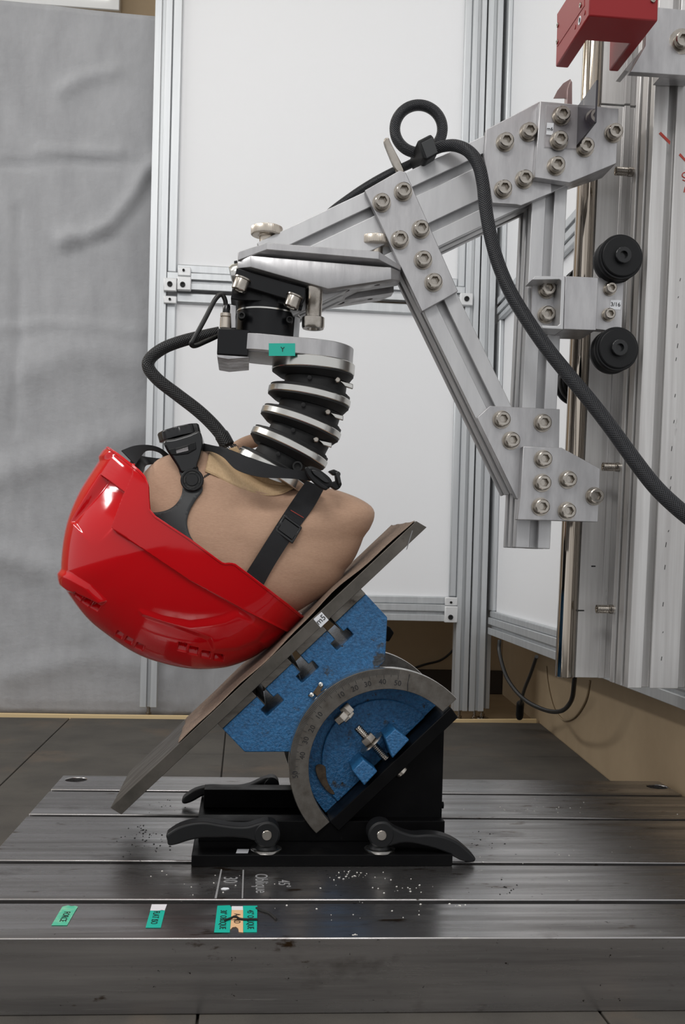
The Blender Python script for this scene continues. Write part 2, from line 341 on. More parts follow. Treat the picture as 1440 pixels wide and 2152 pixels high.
for j in range(nz + 1):
    for i in range(nx + 1):
        X = -0.95 + 0.985 * i / nx; xt = X + 0.248
        zt = 1.717 - (0.002 + 0.03 * max(0, xt + 0.25)) - 0.05 * max(0, xt); Z = -0.0128 + (zt + 0.0128) * j / nz
        q = proj((X, Yc, Z)); dY = 0
        for pl, wd, am in folds: dY -= am * math.exp(-(seg_d(q, pl) / wd) ** 2)
        dY += 0.006 * math.sin(X * 9 + 2 * math.sin(Z * 2.2)) + 0.004 * math.sin(Z * 8 + X * 5)
        vs.append((X, Yc + dY + (0.004 if j < 2 else 0), Z))
mb.add(vs, [(j * (nx + 1) + i, j * (nx + 1) + i + 1, (j + 1) * (nx + 1) + i + 1, (j + 1) * (nx + 1) + i) for j in range(nz) for i in range(nx)])
tag(mb.build('backdrop_curtain', 'cloth', angle=80, solid=0.002), 'wrinkled grey cloth backdrop hanging behind the left partition post', 'curtain')

# partition screens
def foot(parent, x, y):
    mb = MB(); mb.lathe([(0.0045, 0.022), (0.0045, 0.004), (0.007, 0.004), (0.007, -0.002), (0.016, -0.006), (0.018, -0.0134)], (x, y, 0), (0, 0, 1), 20); mb.build('levelling_foot', 'steel', parent)
def post(parent, x0, x1, y0, z0=0.018):
    mb = MB(); c = (x0 + x1) / 2; wdt = x1 - x0
    prof(mb, (c, y0, z0), (c, y0, 2.2), (1, 0, 0), (0, 1, 0), wdt, 0.04, [0], [0.02], o=0.004, dep=0.009); mb.build('post', 'alu_frame', parent, bevel=0.0012); foot(parent, c, y0 + 0.02)
def bracket(parent, box, yf, yb, sc, big=True):
    (xa, ya, xb, yb2) = box; p, q = P(xa, ya, yf), P(xb, yb2, yf); mb = MB(); mb.box(min(p.x, q.x), max(p.x, q.x), yf, yb, min(p.z, q.z), max(p.z, q.z))
    b = mb.build('corner_bracket', 'bracket_white', parent, bevel=0.002)
    for s in sc: screw(b, P(s[0], s[1], yf), (0, -1, 0), 0.0062 if s[2] else 0.003, 0.004, 0, 'bracket_screw', 'dark')
scr = thing('partition_screen', (0.16, 2.55, -0.0134), 'white board partition in an aluminium frame behind the test rig', 'partition')
YB = 2.53
post(scr, -0.240, -0.199, YB); post(scr, 0.527, 0.561, YB)
for z0, z1, nm in ((1.063, 2.2, 'upper_board'), (0.281, 1.010, 'lower_board')):
    mb = MB(); mb.box(-0.199, 0.527, YB + 0.018, YB + 0.024, z0, z1); mb.build(nm, 'panel', scr)
for x0, x1, z0, z1 in ((-0.199, -0.1755, 1.063, 2.2), (0.508, 0.527, 1.063, 2.2), (-0.199, -0.1755, 0.30, 0.992), (0.508, 0.527, 0.30, 0.992), (-0.1755, 0.508, 1.063, 1.084), (-0.1755, 0.508, 0.992, 1.016), (-0.1755, 0.508, 0.281, 0.30)):
    mb = MB(); mb.box(x0, x1, YB + 0.008, YB + 0.018, z0, z1); mb.build('board_flange', 'alu_frame', scr, bevel=0.003)
for z0, z1 in ((1.0225, 1.0625), (0.239, 0.2805)):
    mb = MB(); prof(mb, (-0.1985, YB + 0.002, (z0 + z1) / 2), (0.5265, YB + 0.002, (z0 + z1) / 2), (0, 0, 1), (0, 1, 0), z1 - z0, 0.036, [0], [0.018], o=0.004, dep=0.009)
    mb.build('rail', 'alu_frame', scr, bevel=0.0012)
bracket(scr, (344, 583, 371, 612), YB - 0.010, YB, [(357, 597, 1)]); bracket(scr, (373, 580, 401, 610), YB - 0.014, YB + 0.002, [(384, 598, 1)])
bracket(scr, (374, 560, 401, 580), YB - 0.004, YB + 0.008, [(386, 568, 0)]); bracket(scr, (344, 621, 371, 638), YB - 0.006, YB, [(357, 629, 0)])
bracket(scr, (968, 615, 994, 642), YB - 0.010, YB + 0.008, [(981, 628, 1)])
bracket(scr, (936, 1255, 962, 1273), YB - 0.004, YB + 0.002, [(948, 1266, 0)]); bracket(scr, (936, 1274, 962, 1309), YB - 0.010, YB + 0.002, [(947, 1297, 1)])

sc2 = thing('side_screen', (0.585, 2.0, -0.0134), 'white board side partition standing along the right wall behind the rail column', 'partition')
post(sc2, 0.5645, 0.602, YB)
A, B = Vector((0.606, 2.53, 0)), Vector((0.560, 1.02, 0)); dr = (B - A)
mb = MB(); prof(mb, (0.612, 2.575, 0.018), (0.612, 2.575, 2.2), (1, 0, 0), (0, 1, 0), 0.03, 0.03, [0], [0.015], o=0.004, dep=0.008); mb.build('post', 'alu_frame', sc2, bevel=0.001); foot(sc2, 0.612, 2.59)
for z0, z1 in ((0.2105, 0.252), (0.998, 1.038)):
    mb = MB(); m = (z0 + z1) / 2; prof(mb, A + Vector((0, 0, m)), B + Vector((0, 0, m)), (0, 0, 1), (1, 0, 0), z1 - z0, 0.036, [0], [0.018], o=0.004, dep=0.009); mb.build('rail', 'alu_frame', sc2, bevel=0.0012)
for z0, z1, nm in ((0.2525, 0.9975, 'lower_board'), (1.0385, 2.2, 'upper_board')):
    mb = MB(); q = A + Vector((0.016, 0, z0)); r = B + Vector((0.016, 0, z0)); mb.prism([q, r, r + Vector((0.006, 0, 0)), q + Vector((0.006, 0, 0))], (0, 0, z1 - z0)); mb.build(nm, 'panel', sc2)
for z0, z1 in ((0.2525, 0.268), (0.982, 0.9975)):
    mb = MB(); q = A + Vector((0.004, 0, z0)); r = B + Vector((0.004, 0, z0)); mb.prism([q, r, r + Vector((0.012, 0, 0)), q + Vector((0.012, 0, 0))], (0, 0, z1 - z0)); mb.build('board_flange', 'alu_frame', sc2, bevel=0.003)
for z0, z1 in ((0.268, 0.982), (1.0385, 2.2)):
    mb = MB(); q = A - dr * 0.022 + Vector((0.004, 0, z0)); r = A + dr * 0.014 + Vector((0.004, 0, z0)); mb.prism([q, r, r + Vector((0.012, 0, 0)), q + Vector((0.012, 0, 0))], (0, 0, z1 - z0)); mb.build('board_flange', 'alu_frame', sc2, bevel=0.003)

# cords under the side screen
def cordpts(l, n=8): return smooth([P(x, y, Y) for x, y, Y in l], n)
mb = MB(); mb.tube(cordpts([(1050, 1345, 2.27), (1050, 1372, 2.26), (1066, 1425, 2.2), (1100, 1468, 2.1), (1145, 1492, 2.0), (1180, 1494, 1.9), (1201, 1472, 1.82), (1207, 1435, 1.78), (1209, 1405, 1.76)]), 0.0042)
tag(mb.build('power_cable', 'wire'), 'thick black cable sagging in a loop below the side partition', 'cable')
cb = thing('plug_cable', P(1092, 1505, 2.42), 'black cable hanging straight down to a plug by the right wall', 'cable')
mb = MB(); mb.tube(cordpts([(1128, 1380, 2.0), (1116, 1415, 2.08), (1102, 1450, 2.2), (1094, 1480, 2.33)]), 0.0038); mb.build('cord', 'wire', cb)
mb = MB(); a, b = P(1094, 1477, 2.33), P(1092, 1507, 2.40); mb.lathe([(0.005, 0), (0.009, 0.006), (0.0095, (b - a).length * 0.8), (0.008, (b - a).length)], a, b - a, 16); mb.build('plug', 'plastic_matt', cb)
def PW(x, y, off=0.0026):
    d = ray(x, y); k = (0.7446 - off - 0.0845 * 2.5445) / (d[0] - 0.0845 * d[1]); return Vector(d * k + CAM)
mb = MB(); mb.tube(smooth([PW(*q) for q in ((1148, 1400), (1152, 1440), (1163, 1485), (1178, 1508), (1192, 1514), (1212, 1503), (1232, 1470), (1240, 1430))]), 0.0022, 8)
tag(mb.build('loose_cord', 'greywire'), 'thin tan cord drooping in a loop on the right wall', 'cable')
mb = MB(); mb.tube(smooth([P(*q) for q in ((868, 1405, 3.083), (895, 1396, 3.083), (925, 1388, 3.083), (947, 1372, 3.083), (962, 1350, 3.083))]), 0.0035, 8)
tag(mb.build('wall_cable', 'wire'), 'black cable on the back wall seen below the white partition', 'cable')

# ================================================================== SLOTTED STEEL BED
ROT = Matrix.Translation((0.19, 1.24, 0)) @ Matrix.Rotation(math.radians(-1.1), 4, 'Z') @ Matrix.Translation((-0.19, -1.24, 0))
bed = thing('slotted_bed', (0.19, 1.24, FZ), 'thick steel bed plate with four long slots lying on the black floor tiles', 'base plate')
q = [(0.9075, FZ), (0.9075, TOP)]
for yc in (1.0035, 1.1295, 1.327, 1.4635): q += [(yc - 0.0062, TOP), (yc - 0.0062, TOP - 0.016), (yc - 0.013, TOP - 0.016), (yc - 0.013, TOP - 0.03), (yc + 0.013, TOP - 0.03), (yc + 0.013, TOP - 0.016), (yc + 0.0062, TOP - 0.016), (yc + 0.0062, TOP)]
q += [(1.560, TOP), (1.560, FZ)]
mb = MB(); mb.prism([ROT @ Vector((-0.264, y, z)) for y, z in q], ROT.to_3x3() @ Vector((0.906, 0, 0)))
slab = mb.build('bed_plate', 'bed', bed, norm=True)
cut = []
for h in (PZ(160, 1638, TOP), PZ(1381, 1653, TOP)):
    m2 = MB(); m2.lathe([(0.0155, -0.05), (0.0155, 0.01)], h, (0, 0, 1), 40); cut.append(m2)
cutholes(slab, cut); md = slab.modifiers.new('bevel', 'BEVEL'); md.width = 0.0011; md.segments = 2; md.limit_method = 'ANGLE'; md.angle_limit = math.radians(40)
def tape(name, mat, pts, parent, lab=None, z=0.0003, th=0.0003):
    mb = MB(); mb.prism([PZ(x, y, TOP + z) for x, y in pts], (0, 0, th)); o = mb.build(name, mat, parent)
    if lab: o['label'] = lab
    return o
def bedtext(s, size, x, y, parent, mat='ink', z=0.0008, name='lettering', th=0.0001): return text(s, size, PZ(x, y, TOP + z), (0, -1, 0), (1, 0, 0), mat, parent, name, th)
t = tape('tape_label', 'teal_old', [(108, 1945), (141, 1945), (157, 1917), (164, 1906), (158, 1904), (150, 1905), (143, 1903), (131, 1906)], bed, 'faded green tape label reading FORCE'); bedtext('FORCE', 0.0085, 136, 1926, t)
t = tape('tape_label', 'teal', [(306, 1950), (338, 1950), (347, 1914), (340, 1913), (330, 1915), (316, 1914)], bed, 'green tape label reading FLAT ISO'); bedtext('FLAT ISO', 0.0085, 326, 1928, t)
tape('torn_tape_end', 'white_tape', [(315.5, 1914), (346, 1914), (351, 1901), (319, 1901)], t)
t = tape('tape_label', 'teal', [(450, 1960), (483, 1960), (487, 1908), (483, 1903), (457, 1904)], bed, 'green tape label reading 30 degree oblique'); bedtext('30° OBLIQUE', 0.0085, 468.5, 1932, t)
t = tape('tape_label', 'tan_tape', [(484, 1954), (489, 1949), (496, 1948), (501, 1952), (502, 1959), (511, 1960), (511, 1913), (487, 1913)], bed, 'tan torn tape label between two green ones'); bedtext('A  FRD', 0.0085, 498, 1930, t, 'brown')
tape('torn_tape_end', 'white_tape', [(487, 1913), (511, 1913), (510.5, 1905), (487, 1905)], t)
t = tape('tape_label', 'teal', [(511.5, 1959.5), (540, 1959.5), (541, 1904), (511, 1904)], bed, 'green tape label reading 45 degree oblique'); bedtext('45° OBLIQUE', 0.0085, 526, 1932, t)
ck = MB(); z = 0.0002
for pts in ([(464, 1827), (467, 1827), (455.5, 1888), (451, 1888)], [(510, 1828), (513, 1828), (511, 1888), (508, 1888)]): ck.prism([PZ(x, y, TOP + z) for x, y in pts], (0, 0, 0.0001))
o = ck.build('chalk_line', 'chalk', bed); o['label'] = 'two grey chalk lines'
for s, sz, x, y in (('30', 0.021, 483, 1849), ('Oblique', 0.019, 549, 1856), ('45°', 0.017, 596, 1857)):
    o = bedtext(s, sz, x, y, bed, 'chalk', 0.0002, 'chalk_writing'); o['label'] = 'grey chalk writing reading ' + s
mb = MB(); mb.prism([PZ(x, y, TOP + 0.0002) for x, y in ((464, 1868), (470, 1865.5), (480, 1866), (482, 1868.5), (474, 1870.5), (466, 1870))], (0, 0, 0.0003)); mb.build('paint_spot', 'label', bed)

# debris on the bed: nobody could count it
def debris(name, mat, lab, spots, sz):
    mb = MB()
    for x, y, sx, sy, n in spots:
        for _ in range(n):
            p = PZ(random.gauss(x, sx), random.gauss(y, sy), TOP); k = sz * random.uniform(0.4, 1.3); a = random.uniform(0, 6.28)
            v = [p + Vector((math.cos(a + b) * k * random.uniform(0.5, 1.3), math.sin(a + b) * k * random.uniform(0.5, 1.3), 0.0001)) for b in (0, 1.7, 3.0, 4.6)]
            mb.add(v + [p + Vector((0, 0, k * 0.7))], [(0, 1, 4), (1, 2, 4), (2, 3, 4), (3, 0, 4), (3, 2, 1, 0)])
    tag(mb.build(name, mat, angle=10), lab, 'debris', None, 'stuff')
debris('pale_chips', 'chip', 'scattered pale plastic chips on the steel bed', [(735, 1838, 25, 7, 22), (790, 1840, 35, 7, 12), (840, 1866, 30, 8, 14), (960, 1903, 10, 2, 6), (830, 1925, 60, 14, 8), (745, 1964, 5, 2, 5), (1125, 1694, 40, 8, 14), (1200, 1700, 90, 6, 10), (380, 1860, 60, 16, 12), (640, 1880, 120, 40, 14), (1150, 1800, 120, 20, 12)], 0.0011)
debris('rubber_crumbs', 'crumb', 'black rubber crumbs on the steel bed near the black fixture', [(298, 1744, 5, 5, 14), (310, 1768, 25, 14, 40), (350, 1690, 20, 10, 12), (1010, 1770, 30, 12, 14), (1060, 1868, 30, 8, 12), (440, 1868, 12, 8, 18)], 0.0012)
def shred(pts, lab):
    mb = MB(); mb.tube(smooth([PZ(x, y, TOP + z) for x, y, z in pts], 5), 0.0011, 7); tag(mb.build('rubber_shred', 'crumb'), lab, 'shred')
shred([(472, 1934, .0018), (484, 1930, .0018), (494, 1926, .004), (504, 1931, .0018), (516, 1932, .0018), (530, 1932, .0018), (543, 1932, .0018)], 'black rubber shred lying across the tape labels')
shred([(539, 1908, .0012), (548, 1913, .0012), (558, 1916, .0012), (566, 1919, .0012), (574, 1925, .0012), (581, 1932, .0012)], 'black rubber shred on bare steel right of the tape labels')

# ================================================================== BLACK ANGLE FIXTURE
fx = thing('angle_fixture', P(670, 1822, 1.25).xy.to_3d() + Vector((0, 0, TOP)), 'black steel angle fixture with a sloping face standing on the slotted bed', 'fixture')
x0, x1 = P(402, 1822, 1.1176).x, P(951, 1822, 1.1176).x
mb = MB(); mb.box(x0, x1, 1.1176, 1.420, TOP + 0.0002, 0.0737); mb.build('base_plate', 'black', fx, bevel=0.0008)
def rail_pts(Yf): return [P(418, 1725, 1.170).x, P(418, 1725, 1.170).z]
bx0, bz1 = rail_pts(0)
HY = lambda x, y: P(x, y, 1.165)                               # sloping-face outline plane
for Y0, Y1 in ((1.170, 1.198), (1.323, 1.353)):
    rx1 = P(938, 1600, 1.172).x
    g = [(bx0, 1), (rx1, 1)]
    c1, c2 = HY(963, 1508), HY(712, 1747)
    s = (c1.z - c2.z) / (c1.x - c2.x); zt = c1.z + s * (rx1 - c1.x); xl = c2.x + (bz1 - c2.z) / s
    mb = MB(); mb.box(bx0, rx1, Y0, Y1, 0.0738, bz1); mb.build('side_rail', 'black', fx, bevel=0.0007)
    mb = MB(); mb.prism([(xl - 0.01, Y0 + 0.018, bz1 - 0.012), (rx1 - 0.0002, Y0 + 0.018, bz1 - 0.012), (rx1 - 0.0002, Y0 + 0.018, zt - 0.0004), (xl, Y0 + 0.018, bz1 - 0.0004)], (0, 0.027, 0)); mb.build('gusset', 'black', fx, bevel=0.0007)
mb = MB(); q = [HY(*p) for p in ((948, 1487), (963, 1508), (712, 1747), (693, 1728))]; mb.prism(q, (0, 0.235, 0)); slope = mb.build('sloping_plate', 'black', fx, bevel=0.0009)
AX = (HY(948, 1487) - HY(693, 1728)).normalized(); NX = Vector((-AX.z, 0, AX.x))          # along the chord, and up-left off it
if NX.z < 0: NX = -NX
hb = HY(842, 1624); screw(slope, HY(832, 1612) + Vector((0, 0.0115, 0)), -NX, 0.0086, 0.0135, 0, 'socket_screw')
mb = MB(); mb.lathe([(0.004, 0), (0.004, 0.004)], Vector((rx1 - 0.0003, 1.20, P(941, 1692, 1.2).z)), (1, 0, 0), 12); mb.build('side_screw', 'black', fx)
mb = MB(); mb.prism([PZ(x, y, 0.0739) for x, y in ((496, 1793), (521, 1793), (524, 1784.5), (499, 1784.5))], (0, 0, 0.0002)); st = mb.build('sticker', 'label', fx); st['label'] = 'tiny white sticker'

# cam levers clamping the fixture
def lever(lab, out, hub, r, Y0, Y1, pinr, wash=True):
    h = P(*hub, Y0); t = thing('cam_lever', (h.x, Y0, TOP), lab, 'lever', 'cam clamp levers')
    mb = MB(); mb.prism(px(smooth2(out, 4), Y0), (0, Y1 - Y0, 0)); mb.build('handle', 'plastic_matt', t, bevel=0.004, seg=3)
    R = r / F * Y0
    mb = MB(); mb.lathe([(R - 0.002, 0), (R, 0.002), (R, 0.024), (R - 0.002, 0.026)], h - YV * 0.001, YV, 36); mb.build('hub', 'plastic_matt', t)
    if pinr:
        mb = MB(); mb.lathe([(pinr - 0.0006, 0), (pinr, 0.0008), (pinr, 0.005)], h - YV * 0.0028, YV, 24); mb.build('pivot_pin', 'steel', t)
    if wash:
        c = (h.x, Y0 + 0.012, 0.0738); mb = MB(); mb.lathe([(0.0165, 0.0001), (0.017, 0.001), (0.017, 0.003), (0.016, 0.0036)], c, (0, 0, 1), 36); mb.build('washer', 'ring', t); mb = MB(); mb.lathe([(0.0125, 0.0037), (0.0105, 0.007), (0.009, 0.014)], c, (0, 0, 1), 28); mb.build('lever_foot', 'plastic_matt', t)
    return t
YL = 1.121
lever('black cam lever with bright pin at the front left of the black fixture', [(351, 1766), (349, 1757), (356, 1750), (376, 1738), (403, 1730), (432, 1728), (462, 1733), (492, 1737), (520, 1737), (541, 1731), (556, 1727), (568, 1728), (575, 1745), (560, 1772), (540, 1770), (520, 1763), (490, 1761), (455, 1762), (425, 1762), (395, 1768), (370, 1776), (354, 1777)], (561, 1755), 28, YL, YL + 0.022, 0.0055)
lever('black cam lever with bright pin at the front right of the black fixture', [(790, 1740), (800, 1728), (815, 1728), (826, 1738), (845, 1748), (870, 1755), (900, 1754), (925, 1756), (948, 1763), (968, 1774), (985, 1788), (998, 1801), (1000, 1808), (993, 1813), (972, 1810), (948, 1798), (920, 1786), (890, 1778), (865, 1773), (845, 1773), (828, 1777), (810, 1778), (792, 1765)], (802, 1755), 28.5, YL, YL + 0.022, 0.0055)
lever('black cam lever sticking out behind the fixture at its rear left', [(383, 1688), (383, 1680), (392, 1671), (412, 1660), (440, 1654), (470, 1655), (500, 1655), (525, 1650), (545, 1641), (562, 1635), (580, 1640), (580, 1665), (545, 1668), (500, 1668), (460, 1668), (430, 1672), (405, 1685), (390, 1690)], (570, 1651), 17, 1.375, 1.395, 0, False)

# ================================================================== BLUE TILTING TABLE
ta = (P(897, 1108, 1.17) - P(255, 1712, 1.17)); PXL = ta.length / math.hypot(642, 604); ta.normalize(); tn = Vector((ta.z, 0, -ta.x))   # along, and down off the plate
O0 = P(255, 1712, 1.17)
def ST(s, t, Y=1.17): p = O0 + ta * (s * PXL) + tn * (t * PXL); return Vector((p.x, Y, p.z))
tb = thing('tilting_table', HY(830, 1618), 'blue enamelled tilting machine table with T slots and a degree quadrant', 'tilting table')
YT0, YT1 = 1.182, 1.392
slots = [383, 486, 588]
out = [(271, 17)]
for c in slots:
    out += [(c - 12, 17), (c - 12, 43), (c - 26, 43), (c - 26, 63), (c + 24, 63), (c + 24, 43), (c + 12, 43), (c + 12, 17)]
out += [(690, 17), (690, 86), (622, 152), (340, 152), (271, 86)]
mb = MB(); mb.prism([ST(s, t, YT0) for s, t in out], (0, YT1 - YT0, 0)); mb.build('table_body', 'blue', tb, bevel=0.0012)
e = [271] + [v for c in slots for v in (c - 12, c + 12)] + [690]
for i in range(0, 8, 2):
    mb = MB(); mb.prism([ST(e[i], 0.6, YT0 - 0.001), ST(e[i + 1], 0.6, YT0 - 0.001), ST(e[i + 1], 17, YT0 - 0.001), ST(e[i], 17, YT0 - 0.001)], (0, YT1 - YT0 + 0.001, 0)); mb.build('machined_land', 'land', tb, bevel=0.0008)
for i, c in enumerate(slots):
    for sg in (-1, 1):
        mb = MB(); s_ = c + sg * 12; mb.prism([ST(s_, 17, YT0 - 0.0005), ST(s_ - sg * 0.8, 17, YT0 - 0.0005), ST(s_ - sg * 0.8, 42, YT0 - 0.0005), ST(s_, 42, YT0 - 0.0005)], (0, YT1 - YT0, 0)); mb.build('slot_face', 'iron', tb)
def circ3(a, b, c):
    ax, ay, bx_, by, cx, cy = a.x, a.z, b.x, b.z, c.x, c.z; d = 2 * (ax * (by - cy) + bx_ * (cy - ay) + cx * (ay - by))
    ux = ((ax * ax + ay * ay) * (by - cy) + (bx_ * bx_ + by * by) * (cy - ay) + (cx * cx + cy * cy) * (ay - by)) / d
    uy = ((ax * ax + ay * ay) * (cx - bx_) + (bx_ * bx_ + by * by) * (ax - cx) + (cx * cx + cy * cy) * (bx_ - ax)) / d
    return ux, uy, math.hypot(ax - ux, ay - uy)
oc = circ3(HY(665, 1752), HY(653, 1483), HY(960, 1469)); ic = circ3(HY(693, 1728), HY(693, 1503), HY(931, 1496))
def angp(c, p): a = math.atan2(p.z - c[1], p.x - c[0]); return a + 2 * math.pi if a < -math.pi / 2 - 0.2 else a
def arcpts(c, a0, a1, n, Y, k=1.0): return [Vector((c[0] + c[2] * k * math.cos(a0 + (a1 - a0) * i / n), Y, c[1] + c[2] * k * math.sin(a0 + (a1 - a0) * i / n))) for i in range(n + 1)]
oa0, oa1 = angp(oc, HY(665, 1752)), angp(oc, HY(960, 1469)); ia0, ia1 = angp(ic, HY(693, 1728)), angp(ic, HY(931, 1496))
def quadrant(Y0, Y1, lab=None):
    mb = MB(); o, i = arcpts(oc, oa0, oa1, 64, Y0), arcpts(ic, ia0, ia1, 64, Y0)
    d = Vector((0, Y1 - Y0, 0)); n = 65
    mb.loft([[o[k], i[k], i[k] + d, o[k] + d] for k in range(n)]); q = mb.build('degree_quadrant', 'iron', tb, angle=30, bevel=0.0006)
    if lab: q['label'] = lab
    mb = MB(); o2 = arcpts(oc, oa0, oa1, 64, Y0 + 0.001, 1.0045); mb.loft([[o[k], o2[k], o2[k] + d * 0.85, o[k] + d] for k in range(n)]); mb.build('ground_rim', 'ring', q)
    return q
qd = quadrant(1.165, 1.182, 'grey iron degree quadrant with engraved scale, near side'); quadrant(1.384, 1.40)
mb = MB(); d = arcpts(ic, ia0, ia1, 64, 1.212, 1.01); mb.prism(d, (0, 1.37 - 1.212, 0)); mb.build('quadrant_web', 'blue', tb)
mb = MB(); d = arcpts(ic, ia0, ia1, 64, 1.208, 0.80); mb.prism(d, (0, 0.006, 0)); mb.build('web_boss', 'blue', tb, bevel=0.0012)
mb = MB(); a = arcpts(oc, oa0 - 0.6, oa1 + 0.25, 40, 1.183, 0.97); b = arcpts(oc, oa0 - 0.6, oa1 + 0.25, 40, 1.183, 0.90); d = Vector((0, 0.03, 0)); mb.loft([[a[k], b[k], b[k] + d, a[k] + d] for k in range(41)]); mb.build('bearing_ring', 'blue', tb)
# engraved scale
def av(x, y): return angp(oc, HY(x, y))
labs = [('50', 621, 1628), ('40', 636, 1588), ('30', 643, 1556), ('20', 656, 1532), ('10', 671, 1504), ('10', 717, 1461), ('20', 746, 1447), ('30', 773, 1438), ('40', 804, 1433), ('50', 836, 1436)]
mb = MB(); aS, aE = av(608, 1628), av(839, 1409); n = 110
for k in range(n + 1):
    a = aS + (aE - aS) * k / n; ln = 0.0105 if k % 10 == 0 else (0.0085 if k % 5 == 0 else 0.0062)
    u = Vector((math.cos(a), 0, math.sin(a))); v = Vector((-math.sin(a), 0, math.cos(a))); c = Vector((oc[0], 1.1648, oc[1])) + u * (oc[2] - 0.001)
    hw = 0.00022; mb.prism([c + v * hw, c - v * hw, c - v * hw - u * ln, c + v * hw - u * ln], (0, 0.0004, 0))
o = mb.build('graduations', 'ink', qd); o['label'] = 'engraved degree marks'
for s, x, y in labs:
    p = HY(x, y); p.y = 1.1647; u = Vector((p.x - oc[0], 0, p.z - oc[1])).normalized(); text(s, 0.0085, p, (u.z, 0, -u.x), u, 'ink', qd, 'engraved_number', 0.00015)
mb = MB(); mb.prism(px([(858, 1435), (862, 1417), (860.5, 1417), (856, 1440), (856.5, 1452), (858, 1452)], 1.1647), (0, 0.0003, 0)); mb.build('crack', 'ink', qd)
pt = plate('index_pointer', 'brown', [(647, 1462), (657, 1457), (666, 1445), (674, 1433), (680, 1441), (674, 1452), (677, 1464), (668, 1464), (660, 1458), (652, 1465)], 1.1795, 1.182, tb)
for x, y in ((674, 1438), (655, 1460)):
    mb = MB(); mb.lathe([(0.0027, 0), (0.0025, 0.001), (0.0012, 0.0018)], P(x, y, 1.1795), -YV, 16); mb.build('rivet', 'ring', pt)
plate('worn_patch', 'brown', smooth2([(663, 1612), (672, 1606), (684, 1612), (686, 1632), (692, 1650), (704, 1668), (694, 1668), (680, 1654), (668, 1634)], 3), 1.2072, 1.2082, tb)
# lugs and their bolts
for nm, front in (('lug', [(810, 1552), (831, 1532), (861, 1555), (825, 1594)]), ('lug', [(741, 1620), (764, 1597), (794, 1621), (766, 1651)])):
    mb = MB(); mb.prism(px(front, 1.160), (0, 0.05, 0)); mb.build('lug', 'blue', tb, bevel=0.0014, seg=2)
mb = MB(); mb.lathe([(0.0044, 0), (0.0044, 0.050)], P(812, 1594, 1.182), NX, 16)
ps = P(812, 1594, 1.182)
for k in range(22): mb.lathe([(0.0044, 0), (0.0049, 0.0006), (0.0044, 0.0012)], ps + NX * (0.001 + k * 0.0022), NX, 14, cap=False)
mb.build('stud', 'steel', tb)
def hexn(o, ax, r, h, nm='hex_nut'):
    mb = MB(); ax = Vector(ax).normalized(); a = YV.copy() if abs(ax.y) < 0.9 else Vector((1, 0, 0)); b = ax.cross(a); o = Vector(o)
    R = [[o + ax * hh + (a * math.cos(math.pi / 3 * j) + b * math.sin(math.pi / 3 * j)) * rr for j in range(6)] for rr, hh in ((r * 0.93, 0), (r, h * 0.12), (r, h * 0.85), (r * 0.9, h))]
    mb.loft(R); return mb.build(nm, 'steel', tb, angle=20, bevel=0.0003)
mb = MB(); mb.lathe([(0.0165, 0), (0.0165, 0.0018)], ps + NX * 0.0245, NX, 36); mb.build('washer', 'steel', tb)
hexn(ps + NX * 0.0264, NX, 0.0088, 0.009)
p = P(736, 1508, 1.190); hexn(p, NX * 0.6 + AX * -0.0 + Vector((-0.2, 0, 0.1)), 0.0085, 0.010, 'hex_nut')
p = P(723, 1514, 1.186); hexn(p - NX * 0.0, NX, 0.0088, 0.010); p2 = P(736, 1499, 1.186); hexn(p2, NX, 0.0072, 0.012, 'bolt_head')
mb = MB(); mb.prism(px([(788, 1303), (820, 1318), (829, 1330), (818, 1349), (800, 1345)], 1.37), (0, 0.02, 0)); mb.build('rear_stop', 'black', tb, bevel=0.002)

# steel plate and abrasive paper
an = thing('steel_plate', ST(320, 0, 1.265), 'dull grey steel plate lying tilted on the blue table', 'plate')
q = px([(232, 1698), (255, 1712), (897, 1108), (875, 1095)], 1.17); mb = MB(); mb.prism(q, (0, 0.190, 0)); pl = mb.build('plate_body', 'anvil', an, bevel=0.0005)
mb = MB(); mb.prism(px([(866, 1115), (868, 1115), (856, 1154), (853.5, 1156)], 1.1696), (0, 0.0003, 0)); o = mb.build('scribed_line', 'chalk', pl)
mb = MB(); mb.prism(px([(659, 1301), (676, 1286), (691, 1303), (674, 1319)], 1.1695), (0, 0.0004, 0)); stk = mb.build('sticker', 'label', an); stk['label'] = 'white paper sticker reading m5'
text('m5', 0.0095, P(674.5, 1302.5, 1.1692), (P(690, 1288, 1.17) - P(674, 1303, 1.17)), NX, 'ink', stk, 'lettering', 0.0001)
pa = q[3] - q[0]; pL = pa.length; pa.normalize(); pn = Vector((-pa.z, 0, pa.x)); 
if pn.z < 0: pn = -pn
def onplate(x, y): return (P(x, y, 1.17) - q[0]).dot(pa)
sA, sB = onplate(372, 1560), onplate(873, 1097)
mb = MB(); ns, nt_ = 80, 12; vs = []
for i in range(ns + 1):
    f = i / ns; s_ = sA + (sB - sA) * f
    lift = 0.0008 + 0.0042 * math.exp(-((f - 0.68) / 0.16) ** 2) + 0.0006 * math.sin(f * 30)
    for j in range(nt_ + 1):
        g = j / nt_; Y = 1.1712 + 0.186 * g; sk = s_ + (0.035 * g if i == 0 else 0) * 0
        jag = random.uniform(-0.0006, 0.0006) if i in (0, ns) else 0
        p = q[0] + pa * (sk + jag) + pn * (lift * (1 - 0.7 * g) + 0.0010 * math.sin(g * 9 + f * 8) ** 2 + 0.0004); vs.append((p.x, Y, p.z))
mb.add(vs, [(i * (nt_ + 1) + j, i * (nt_ + 1) + j + 1, (i + 1) * (nt_ + 1) + j + 1, (i + 1) * (nt_ + 1) + j) for i in range(ns) for j in range(nt_)])
tag(mb.build('abrasive_sheet', 'paper', angle=60, solid=0.0006), 'brown abrasive paper sheet curling on the tilted steel plate', 'sheet')

